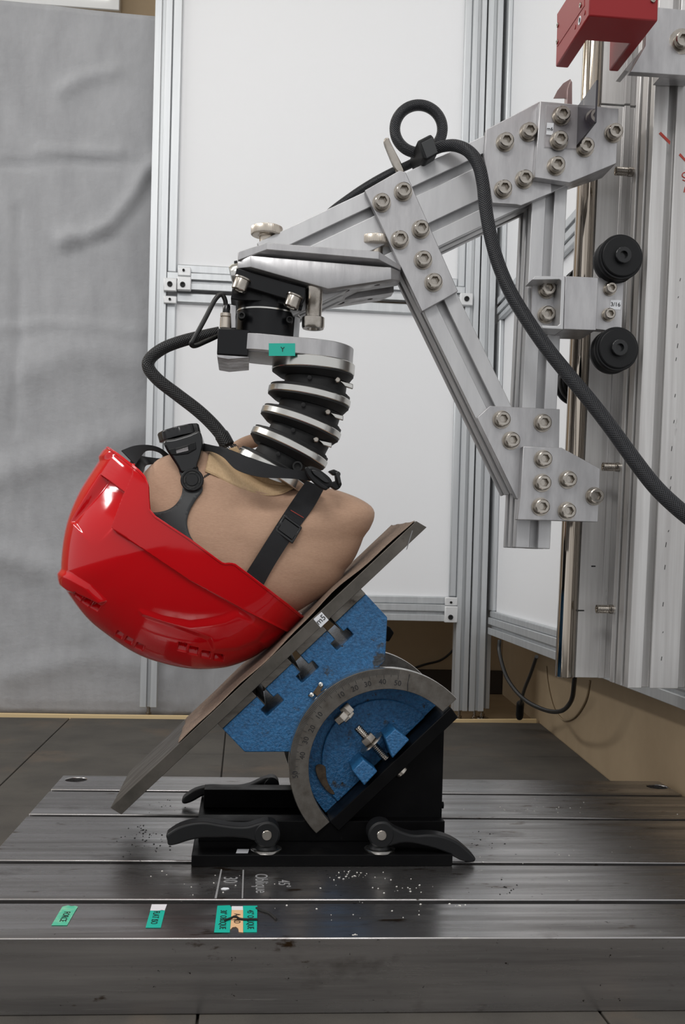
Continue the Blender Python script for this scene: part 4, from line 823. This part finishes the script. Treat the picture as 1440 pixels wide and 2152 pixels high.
mb = MB(); sp = smooth([P(*q) for q in ((462, 698, 1.268), (430, 705, 1.268), (385, 716, 1.268), (345, 731, 1.268), (317, 752, 1.268), (312, 772, 1.268), (332, 798, 1.268), (372, 829, 1.268), (415, 862, 1.266), (445, 890, 1.265), (466, 915, 1.262), (478, 936, 1.26))]); nn_ = len(sp)
mb.tube(sp, [0.0068 + 0.0012 * min(1, i / nn_ * 1.4) + (0.001 if i > nn_ - 10 else 0) for i in range(nn_)], 18); mb.build('sleeve', 'sleeve', slv, angle=60)
mb = MB(); e = sp[-1]; dn = (sp[-1] - sp[-4]).normalized()
for k in range(44):
    a = random.uniform(0, 6.28); rr = 0.007 * random.uniform(0.7, 1.05); s0 = e - dn * 0.004 + Vector((math.cos(a), 0, 0.6 * math.sin(a))) * rr * 0.9 + YV * (math.sin(a) * rr); q = (dn + Vector((math.cos(a) * 0.5 + random.uniform(-.3, .3), math.sin(a) * 0.6, random.uniform(-.2, .4)))).normalized(); mb.tube([s0, s0 + q * 0.005, s0 + q * random.uniform(0.007, 0.012) + Vector((0.001, 0, 0.001))], 0.00035, 5)
mb.build('frayed_strands', 'wire', slv)

# ================================================================== CLAMP BLOCK
cp = thing('clamp_block', P(665, 610, 1.25), 'machined aluminium clamp block with two knurled thumb knobs above the load cell', 'clamp')
def yloft(name, mat, secs, parent, bevel=0.0007):
    mb = MB(); R = [px(pts, Y) for Y, pts in secs]; base = secs[0][0]
    mb.loft(R); return mb.build(name, mat, parent, angle=20, bevel=bevel)
def XZat(pts, Y): return [Vector((P(x, y, 1.2).x, Y, P(x, y, 1.2).z)) for x, y in pts]
def loftXZ(name, mat, secs, parent, bevel=0.0007):
    mb = MB(); mb.loft([XZat(p, Y) for Y, p in secs]); return mb.build(name, mat, parent, angle=20, bevel=bevel)
nar = [(527, 537), (822, 562), (822, 587), (690, 607), (527, 561)]; wid = [(499, 542), (846, 562), (846, 583), (690, 607), (499, 556)]
blk = loftXZ('lower_block', 'alu_plate', [(1.200, nar), (1.216, wid), (1.29, wid), (1.306, nar)], cp)
# relief pocket and holes in the sloping underside
u0, u1 = Vector((P(690, 607, 1.2).x, 0, P(690, 607, 1.2).z)), Vector((P(822, 587, 1.2).x, 0, P(822, 587, 1.2).z)); du = (u1 - u0).normalized(); dnn = Vector((du.z, 0, -du.x)); 
if dnn.z > 0: dnn = -dnn
cuts = []
m2 = MB(); q = u0 + du * 0.026; m2.prism([q + Vector((0, 1.238, 0)) + dnn * 0.01, q + du * 0.12 + Vector((0, 1.238, 0)) + dnn * 0.01, q + du * 0.12 + Vector((0, 1.270, 0)) + dnn * 0.01, q + Vector((0, 1.270, 0)) + dnn * 0.01], -dnn * 0.021); cuts.append(m2)
for s_, y, r_ in ((0.020, 1.224, 0.0075), (0.020, 1.284, 0.0075), (0.060, 1.219, 0.0035), (0.060, 1.288, 0.0035)):
    m2 = MB(); m2.lathe([(r_, 0.008), (r_, -0.011)], u0 + du * s_ + Vector((0, y, 0)), dnn, 24); cuts.append(m2)
cutholes(blk, cuts); md = blk.modifiers.new('bevel', 'BEVEL'); md.width = 0.0005; md.segments = 1; md.limit_method = 'ANGLE'; md.angle_limit = math.radians(35)
tn_ = [(561, 514), (794, 532), (794, 549), (561, 529)]; tw_ = [(500, 519), (846, 549), (846, 562.5), (500, 541)]
loftXZ('top_plate', 'alu_plate', [(1.192, tn_), (1.212, [(500, 523), (846, 553), (846, 562), (500, 541)]), (1.294, [(500, 523), (846, 553), (846, 562), (500, 541)]), (1.314, tn_)], cp)
mb = MB(); o = P(661, 606, 1.216); mb.lathe([(0.0098, 0.012), (0.0098, -0.018), (0.0095, -0.0185), (0.0095, -0.034), (0.0128, -0.034), (0.0132, -0.0345), (0.0132, -0.0445), (0.0122, -0.047), (0.0075, -0.047), (0.006, -0.043)], o, (0.01, 0, 1), 36); mb.build('stop_bolt', 'steel', cp)
for x, y, yb in ((561, 487, 514), (790, 508, 531)):
    o = P(x, y, 1.235); hz_ = o.z - P(x, yb, 1.235).z; n = 120; R_ = 33 / F * 1.235
    mb = MB(); 
    def kn(k, rr): return [o + Vector(((rr * (1 - 0.018 * (j % 2))) * math.cos(2 * math.pi * j / n), (rr * (1 - 0.018 * (j % 2))) * math.sin(2 * math.pi * j / n), k)) for j in range(n)]
    mb.loft([kn(-0.005, R_ * 0.9), kn(-0.0042, R_ * 0.985), kn(-0.0036, R_), kn(0.0042, R_), kn(0.005, R_ * 0.98), kn(0.0056, R_ * 0.9)]); kb = mb.build('thumb_knob', 'knurl', cp, angle=25)
    mb = MB(); mb.lathe([(0.0086, -hz_ - 0.006), (0.0086, -0.006), (0.011, -0.0048)], o, (0, 0, 1), 28); mb.build('knob_stem', 'knurl', kb)

# ================================================================== RAIL COLUMN
# the whole drop rig leans a little: one common upward direction
D0 = (P(1344, 535, 1.2) - P(1318, 1100, 1.2)); UPC = Vector((D0.x / D0.z, 0, 1))
co = thing('rail_column', P(1300, 1430, 1.25), 'tall aluminium rail column with a bright round shaft at the right', 'rail')
def along(p, z): p = Vector(p); return p + UPC * (z - p.z)
ZT = 1.45
pf_l = P(1319, 1446, 1.20); zb = pf_l.z; wcol = 0.135
ctr = pf_l + Vector((wcol / 2, 0, 0)); mb = MB()
prof(mb, along(ctr, zb), along(ctr, ZT), (1, 0, 0), (0, 1, 0), wcol, 0.062, [-wcol / 2 + 0.0225, 0, wcol / 2 - 0.0225], [0.018, 0.045], o=0.0048, dep=0.012); colp = mb.build('column_profile', 'alu_rail', co, bevel=0.0008)
# stepped plate behind, in two lengths with a fine joint
sx = [(1209, 0), (1256, 0), (1257, -0.0035), (1268, -0.0035), (1270, 0.001), (1280, 0.001), (1283, -0.006), (1300, -0.006)]
zj = P(1290, 213, 1.29).z; Yp = 1.30
def plate_sec(z): 
    f = [along(P(x, 1425, Yp), z) + Vector((0, dy, 0)) for x, dy in sx]; return f + [f[-1] + Vector((0, 0.018 + 0.006, 0)), f[0] + Vector((0, 0.018, 0))]
zpb = P(1240, 1424, Yp).z
for z0, z1 in ((zpb, zj - 0.0012), (zj + 0.0012, ZT)):
    mb = MB(); mb.loft([plate_sec(z0), plate_sec(z1)]); mb.build('rail_plate', 'alu_rail', co, angle=20, bevel=0.0005)
sxr = 0.5 * (P(1170, 1420, Yp).x + P(1209, 1420, Yp).x); sr = 0.5 * (P(1209, 1420, Yp).x - P(1170, 1420, Yp).x)
mb = MB(); q = Vector((sxr, Yp + 0.006, zpb - 0.0005)); mb.lathe([(sr - 0.001, 0), (sr, 0.001), (sr, (ZT - q.z) * UPC.length)], q, UPC, 48); mb.build('guide_shaft', 'shaft', co)
mb = MB(); q = Vector((P(1203, 1420, Yp).x, Yp + 0.004, zpb)); mb.prism([q, q + Vector((0.006, 0, 0)), q + Vector((0.006, 0.012, 0)), q + Vector((0, 0.012, 0))], UPC * (ZT - zpb)); mb.build('shaft_seat', 'alu_rail', co)
for x, y in ((1264, 1280), (1277, 981), (1304, 360)):
    o = P(x, y, 1.262); mb = MB(); prf = [(0.002, 0.004), (0.0042, 0.004), (0.0042, 0)]
    for k in range(10): prf += [(0.0054, -0.0 + k * 0.0015), (0.0050, 0.0007 + k * 0.0015)]
    mb.lathe([(0.0028, 0.004), (0.0034, 0.0005), (0.0052, 0.0)] + prf[3:] + [(0.005, 0.0155)], o + Vector((-0.006, 0, 0)), (1, 0, 0), 20); mb.build('set_screw', 'steel', co)
    mb = MB(); mb.lathe([(0.0058, 0), (0.0058, 0.02)], o + Vector((0.0095, 0, 0)), (1, 0, 0), 16); mb.build('set_screw_nut', 'steel', co)
def colmark(name, mat, pts, Y, parent=colp, lab=None):
    mb = MB(); mb.prism(px(pts, Y), (0, -0.0003, 0)); o = mb.build(name, mat, parent)
    if lab: o['label'] = lab
colmark('marker_line', 'redink', [(1385, 281), (1389, 277), (1409, 297), (1408, 304)], 1.1998, lab='red marker line'); colmark('marker_line', 'redink', [(1427, 326), (1430, 322), (1446, 340), (1446, 346)], 1.1998, lab='red marker line')
mb = MB(); mb.tube(smooth([P(x, y, 1.1996) for x, y in ((1441, 362), (1436, 364), (1434, 369), (1438, 373), (1444, 375), (1441, 380), (1435, 378))], 4), 0.0006, 6); mb.tube([P(1441, 392, 1.1996), P(1438, 404, 1.1996)], 0.0007, 6); o = mb.build('marker_writing', 'redink', colp); o['label'] = 'red handwriting running off the edge'
pm = [c for c in co.children if c.name.startswith('rail_plate')][0]
for x0_, x1_, y in ((1243, 1252, 1190), (1214, 1228, 1283)): colmark('ink_mark', 'ink', [(x0_, y - 1.5), (x1_, y - 1.2), (x1_, y + 1.2), (x0_, y + 1.5)], Yp - 0.0003, pm)
colmark('ink_mark', 'redink', [(1257, 889), (1262, 888), (1270, 890), (1266, 892), (1259, 893)], Yp - 0.0003, pm)
mb = MB()
for k in range(16):
    y = 560 + k * 54 + random.uniform(-26, 26); x = 1430 - (y - 560) * 0.047 + random.uniform(-3, 3); hh = random.uniform(3, 12)
    if x < 1438: mb.prism(px([(x, y), (x + 1.1, y), (x + 1.1 - 1.5, y + hh), (x - 1.5, y + hh)], 1.1998), (0, -0.0002, 0))
mb.build('pencil_ticks', 'anod', colp)

# ================================================================== SUPPORT ARM
ar = thing('support_arm', P(1115, 1150, 1.25), 'triangular arm of slotted aluminium beams bolted together with screwed plates', 'arm')
YA = 1.225
def beam(name, a, b, wpx, dp, ws, ds, Y0=YA, side=1, o=0.005):
    p0, p1 = P(a[0], a[1], Y0), P(b[0], b[1], Y0); t = (p1 - p0).normalized(); wd = Vector((t.z, 0, -t.x)); wdt = wpx / F * Y0
    mb = MB(); prof(mb, p0, p1, wd, (0, 1, 0), wdt, dp, [v * wdt for v in ws], ds, o=o); return mb.build(name, 'alu', ar, bevel=0.0008)
dxb, dyb = 0.906, -0.423                                       # along the main beam, in the picture plane
def bp_(x): # centre line: between upper and lower front edges
    return x
top0, top1 = (542, 511), (1130, 232)
n_ = (0.429, 0.903); wpx = 169
beam('main_beam', (top0[0] + n_[0] * wpx / 2, top0[1] + n_[1] * wpx / 2), (top1[0] + n_[0] * wpx / 2, top1[1] + n_[1] * wpx / 2), wpx, 0.060, [-0.245, 0.245], [0.015, 0.045], o=0.0055)
beam('upright_beam', (1120, 1152), (1159, 335), 76, 0.060, [0.02], [0.020, 0.044], Y0=YA + 0.002)
beam('strut_beam', (882, 546), (1112, 1020), 82, 0.058, [0.0], [0.015, 0.044], Y0=YA + 0.0012)
def gp(name, pts, Y0, Y1, scs, r=0.0086, lab=None, mat='alu_plate'):
    g = plate(name, mat, pts, Y0, Y1, ar, bevel=0.0007)
    if lab: g['label'] = lab
    for x, y in scs: screw(g, P(x + 2, y + 3, Y0), (0, -1, 0), r, 0.0095)
    return g
gp('gusset_plate', [(767, 400), (840, 358), (853, 362), (963, 612), (887, 655)], 1.215, YA, [(800, 424), (845, 401), (838, 502), (882, 480), (887, 544), (909, 591)])
gp('gusset_plate', [(1022, 272), (1134, 213), (1150, 240), (1160, 405), (1095, 432), (1086, 430), (1035, 427), (1018, 330)], 1.215, YA, [(1059, 297), (1108, 276), (1055, 396), (1099, 375)])
gu = gp('gusset_plate', [(1136, 212), (1301, 228), (1296, 343), (1197, 384), (1124, 373)], 1.203, 1.2148, [(1166, 347), (1227, 308), (1287, 278)])
plate('spacer_plate', 'alu_plate', [(1215, 226), (1299, 230), (1294, 345), (1215, 372)], 1.2152, 1.262, ar)
plate('backing_plate', 'alu_plate', [(1030, 853), (1177, 860), (1173, 1060), (1086, 1048), (1003, 878)], 1.215, YA, ar)
for x, y in ((1052, 879), (1138, 886), (1072, 923)): screw(ar.children[-1], P(x + 2, y + 3, 1.215), (0, -1, 0), 0.0086, 0.0095)
gl = gp('gusset_plate', [(1100, 938), (1181, 941), (1262, 985), (1257, 1097), (1087, 1092), (1094, 1045)], 1.203, 1.2148, [(1139, 962), (1137, 1012), (1134, 1062), (1191, 1005), (1189, 1071), (1247, 1040)])
plate('spacer_plate', 'alu_plate', [(1180, 955), (1255, 990), (1250, 1094), (1180, 1092)], 1.2152, 1.262, ar)
# little upright key through the top of the gusset
mb = MB(); mb.prism(px(smooth2([(807, 296), (811, 289), (818, 290), (822, 300), (850, 356), (838, 362), (829, 352), (812, 312)], 3), 1.228), (0, 0.006, 0)); mb.build('locking_key', 'steel', ar, bevel=0.0015)
# bent trigger flag of smoked acrylic on the gusset
fl = thing('trigger_flag', P(1180, 310, 1.2), 'bent acrylic trigger flag with a small m6 label screwed on the upper gusset plate', 'flag')
mb = MB(); mb.prism(px([(1147, 222), (1216, 226), (1211, 314), (1144, 310)], 1.2028), (0, -0.0022, 0)); mb.build('flag_base', 'clear', fl, bevel=0.0003)
h0, h1 = P(1215, 222, 1.2006), P(1212, 306, 1.2006); o0, o1 = P(1254, 168, 1.137), P(1250, 257, 1.137)
mb = MB(); mb.prism([h0, h1, o1, o0], (0.0022, 0, 0)); w_ = mb.build('flag_wing', 'acrylic', fl); w_['label'] = 'smoked dark flag wing'
mb = MB(); mb.prism(px([(1150, 258), (1164, 259), (1162, 284), (1148, 283)], 1.2005), (0, -0.0003, 0)); sk = mb.build('sticker', 'label', fl); text('m6', 0.0058, P(1156, 271, 1.1999), (1, 0, 0), (0, 0, 1), 'ink', sk)
for x, y in ((1177, 242), (1172, 294)): screw(fl, P(x + 2, y + 3, 1.2005), (0, -1, 0), 0.0086, 0.0095)
hk = thing('hook_tab', P(1192, 214, 1.25), 'small hooked metal tab standing behind the upper gusset plate', 'tab')
mb = MB(); mb.prism(px(smooth2([(1192, 222), (1193, 187), (1196, 178), (1200, 168), (1203, 172), (1203, 222)], 1), 1.245), (0, 0.012, 0)); mb.build('tab_strip', 'flag', hk, bevel=0.0005)
mb = MB(); mb.prism(px([(1164, 206), (1172, 190), (1184, 175), (1199, 166), (1202, 172), (1193, 186), (1191, 206)], 1.252), (0, 0.002, 0)); mb.build('tab_hook', 'flag', hk)

# ================================================================== ROLLER CARRIAGE
rc_ = thing('roller_carriage', P(1215, 692, 1.23), 'aluminium carriage bracket with black rollers running on the round shaft', 'carriage')
YC = 1.190
def rectp(name, x0, y0, x1, y1, Y0, Y1, bev=0.0005, mat='alu_plate', dy=0): return plate(name, mat, [(x0, y0), (x1, y0 + dy), (x1, y1 + dy), (x0, y1)], Y0, Y1, rc_, bevel=bev)
plate('channel_bracket', 'alu', [(1118, 588), (1125, 580), (1188, 580), (1184, 692), (1140, 690), (1140, 684), (1172, 685), (1177, 681), (1180, 590), (1176, 587), (1122, 588)], YC, 1.222, rc_, bevel=0.0006)
bk_ = plate('channel_bracket', 'alu_plate', [(1119, 586), (1182, 586), (1178, 688), (1116, 688)], 1.2195, 1.2248, rc_)
for x, y in ((1150, 607), (1149, 660)): screw(bk_, P(x - 1, y + 2, 1.2195), (0, -1, 0), 0.0085, 0.010)
plate('carriage_block', 'alu_plate', [(1188.5, 580), (1258, 583), (1253, 694), (1184.5, 692)], YC + 0.001, 1.245, rc_, bevel=0.0007)
cpl = plate('carriage_plate', 'alu_plate', [(1256, 583), (1312, 590), (1307, 698), (1251, 692)], 1.212, 1.224, rc_)
for x, y in ((1280, 606), (1277, 660)): screw(cpl, P(x + 1, y + 2, 1.212), (0, -1, 0), 0.0064, 0.008)
mb = MB(); mb.prism(px([(1284, 630), (1306, 631), (1304, 651), (1282, 650)], 1.2118), (0, -0.0003, 0)); sk = mb.build('sticker', 'label', rc_); sk['label'] = 'white sticker reading 3/16'; text('3/16', 0.0068, P(1294, 640, 1.2112), (1, 0, 0), (0, 0, 1), 'ink', sk)
def roller(x, y, Y, rpx, nm='roller'):
    o = P(x, y, Y); R = rpx / F * Y; mb = MB()
    mb.lathe([(R * 0.84, 0), (R * 0.88, 0.001), (R * 0.90, 0.003), (R * 0.97, 0.003), (R, 0.005), (R, 0.010), (R * 0.82, 0.016), (R * 0.82, 0.018), (R, 0.022), (R, 0.026), (R * 0.9, 0.028)], o, YV, 64); r = mb.build(nm, 'plastic_matt', rc_, angle=25)
    mb = MB(); mb.lathe([(0.0095, 0.0), (0.0095, -0.005), (0.0088, -0.0056), (0.0048, -0.0056), (0.0046, -0.001)], o, YV, 28); mb.build('roller_axle', 'plastic', r, angle=25)
roller(1308, 538, 1.190, 49); roller(1300, 732, 1.190, 48)
roller(1238, 600, 1.33, 48, 'rear_roller'); roller(1222, 802, 1.33, 46, 'rear_roller')
plate('rear_plate', 'alu_plate', [(1192, 560), (1262, 562), (1250, 850), (1190, 848)], 1.320, 1.3285, rc_) if False else None

# ================================================================== RED FORK SENSOR AND ITS PLATE
mp = thing('mounting_plate', P(1400, 160, 1.17), 'flat aluminium plate with a large washered screw at the upper right edge', 'plate')
g = plate('plate_body', 'alu_plate', [(1360, 14), (1384, 15), (1470, 24), (1470, 160), (1325, 151), (1356, 96)], 1.150, 1.160, mp)
plate('plate_spacer', 'alu_rail', [(1312, 148), (1322, 150), (1370, 96), (1360, 90)], 1.17, 1.1985, mp)
plate('plate_spacer', 'alu_plate', [(1400, 30), (1470, 30), (1470, 150), (1400, 148)], 1.1602, 1.1988, mp)
screw(g, P(1432, 88, 1.150), (-0.1, -1, -0.1), 0.0088, 0.009, 1.6)
fk = thing('fork_sensor', P(1300, 90, 1.14), 'red fork shaped light sensor hanging above the trigger flag', 'sensor')
f0 = P(1238, 33, 1.080); f1 = P(1383, 44, 1.080); zbt = f0.z; xa, xb = f0.x, f1.x; Yr = 1.080 + 0.118; Yw = 1.080 + 0.052
aw = P(1188, 147, Yr).x - P(1163, 145, Yr).x
xin0 = xa + 0.015; xin1 = P(1280, 140, Yr).x
mb = MB(); mb.prism([(xa, 1.080, zbt), (xb, 1.080, zbt), (xb, Yr, zbt), (xin1, Yr, zbt), (xin1, Yw, zbt), (xin0, Yw, zbt), (xin0, Yr, zbt), (xa, Yr, zbt)], (0, 0, 0.060)); fb = mb.build('fork_body', 'redbox', fk, bevel=0.0016, seg=2)
def PX(x, y): d = ray(x, y); return Vector(d * (xa / d[0]) + CAM)
for x, y in ((1174, 53), (1173, 88), (1222, 11)): screw(fk, PX(x, y), (-1, 0, 0), 0.0027, 0.0018, 0, 'cover_screw')
screw(fk, P(1372, 1, 1.080), (0, -1, 0), 0.0027, 0.0018, 0, 'cover_screw')
mb = MB(); mb.prism([PX(x, y) for x, y in ((1172, 98), (1229, 12), (1229, -60), (1172, 30))], (-0.0005, 0, 0)); mb.build('cover_plate', 'redbox', fk)
mb = MB(); mb.lathe([(0.0045, 0), (0.0045, 0.0006), (0.003, 0.0006), (0.0028, -0.001)], PX(1219, 43), (-1, 0, 0), 18); mb.build('status_light', 'label', fk)
for q_ in ((1209, 57), (1229, 27)):
    mb = MB(); mb.lathe([(0.0024, 0), (0.0024, 0.0006)], PX(*q_), (-1, 0, 0), 14); mb.build('indicator', 'redbox', fk)
mb = MB(); mb.lathe([(0.0016, 0), (0.0016, 0.0004)], Vector((xin1, 1.15, zbt + 0.012)), (-1, 0, 0), 10); mb.build('light_slit', 'dark', fk)

# ================================================================== LONG BRAIDED CABLE
bc = thing('braided_cable', P(900, 330, 1.21), 'thick braided black cable looped over the arm and falling to the right edge', 'cable')
cc_ = (880, 271)
def ringpt(deg, R=50): a = math.radians(deg); return (cc_[0] + R * math.cos(a), cc_[1] - R * math.sin(a))
for k, (R, Yk, rr) in enumerate(((50.5, 1.240, 0.0062), (49, 1.252, 0.0060))):
    mb = MB(); mb.tube(smooth([P(*ringpt(d, R), Yk) for d in range(-72, 289, 24)], 6), rr, 16); mb.build('coil', 'cable', bc, angle=60)
mb = MB(); sp = smooth([P(*q) for q in ((884, 321, 1.236), (905, 317, 1.226), (930, 308, 1.214), (957, 306, 1.206), (985, 318, 1.198), (1005, 345, 1.192), (1015, 385, 1.188), (1020, 430, 1.186), (1030, 490, 1.184), (1046, 550, 1.182), (1072, 612, 1.178), (1108, 672, 1.172), (1150, 732, 1.164), (1195, 788, 1.154), (1240, 842, 1.143), (1285, 900, 1.130), (1330, 962, 1.114), (1375, 1020, 1.098), (1420, 1064, 1.082), (1470, 1104, 1.064))]); n = len(sp)
mb.tube(sp, [0.0060 + 0.0010 * min(1, i / 40) + 0.0018 * (i / n) for i in range(n)], 20); mb.build('cable_run', 'cable', bc, angle=60)
mb = MB(); mb.tube(smooth([P(*q) for q in ((893, 327, 1.262), (862, 345, 1.272), (820, 364, 1.280), (780, 386, 1.290), (740, 412, 1.296), (690, 450, 1.302), (640, 500, 1.312), (585, 565, 1.326), (530, 630, 1.326), (490, 680, 1.312), (470, 697, 1.285))], 6), 0.0052, 14); mb.build('cable_run', 'cable', bc, angle=60)
mb = MB(); q = P(901, 311, 1.19); mb.prism(px([(877, 296), (906, 281), (912, 288), (921, 322), (897, 337), (890, 334)], 1.205), (0, 0.06, 0)); mb.build('cable_clip', 'plastic_matt', bc, bevel=0.002)
mb = MB(); mb.prism(px([(886, 300), (910, 288), (921, 320), (897, 333)], 1.2035), (0, 0.0015, 0)); mb.build('clip_face', 'band', bc, bevel=0.0006)
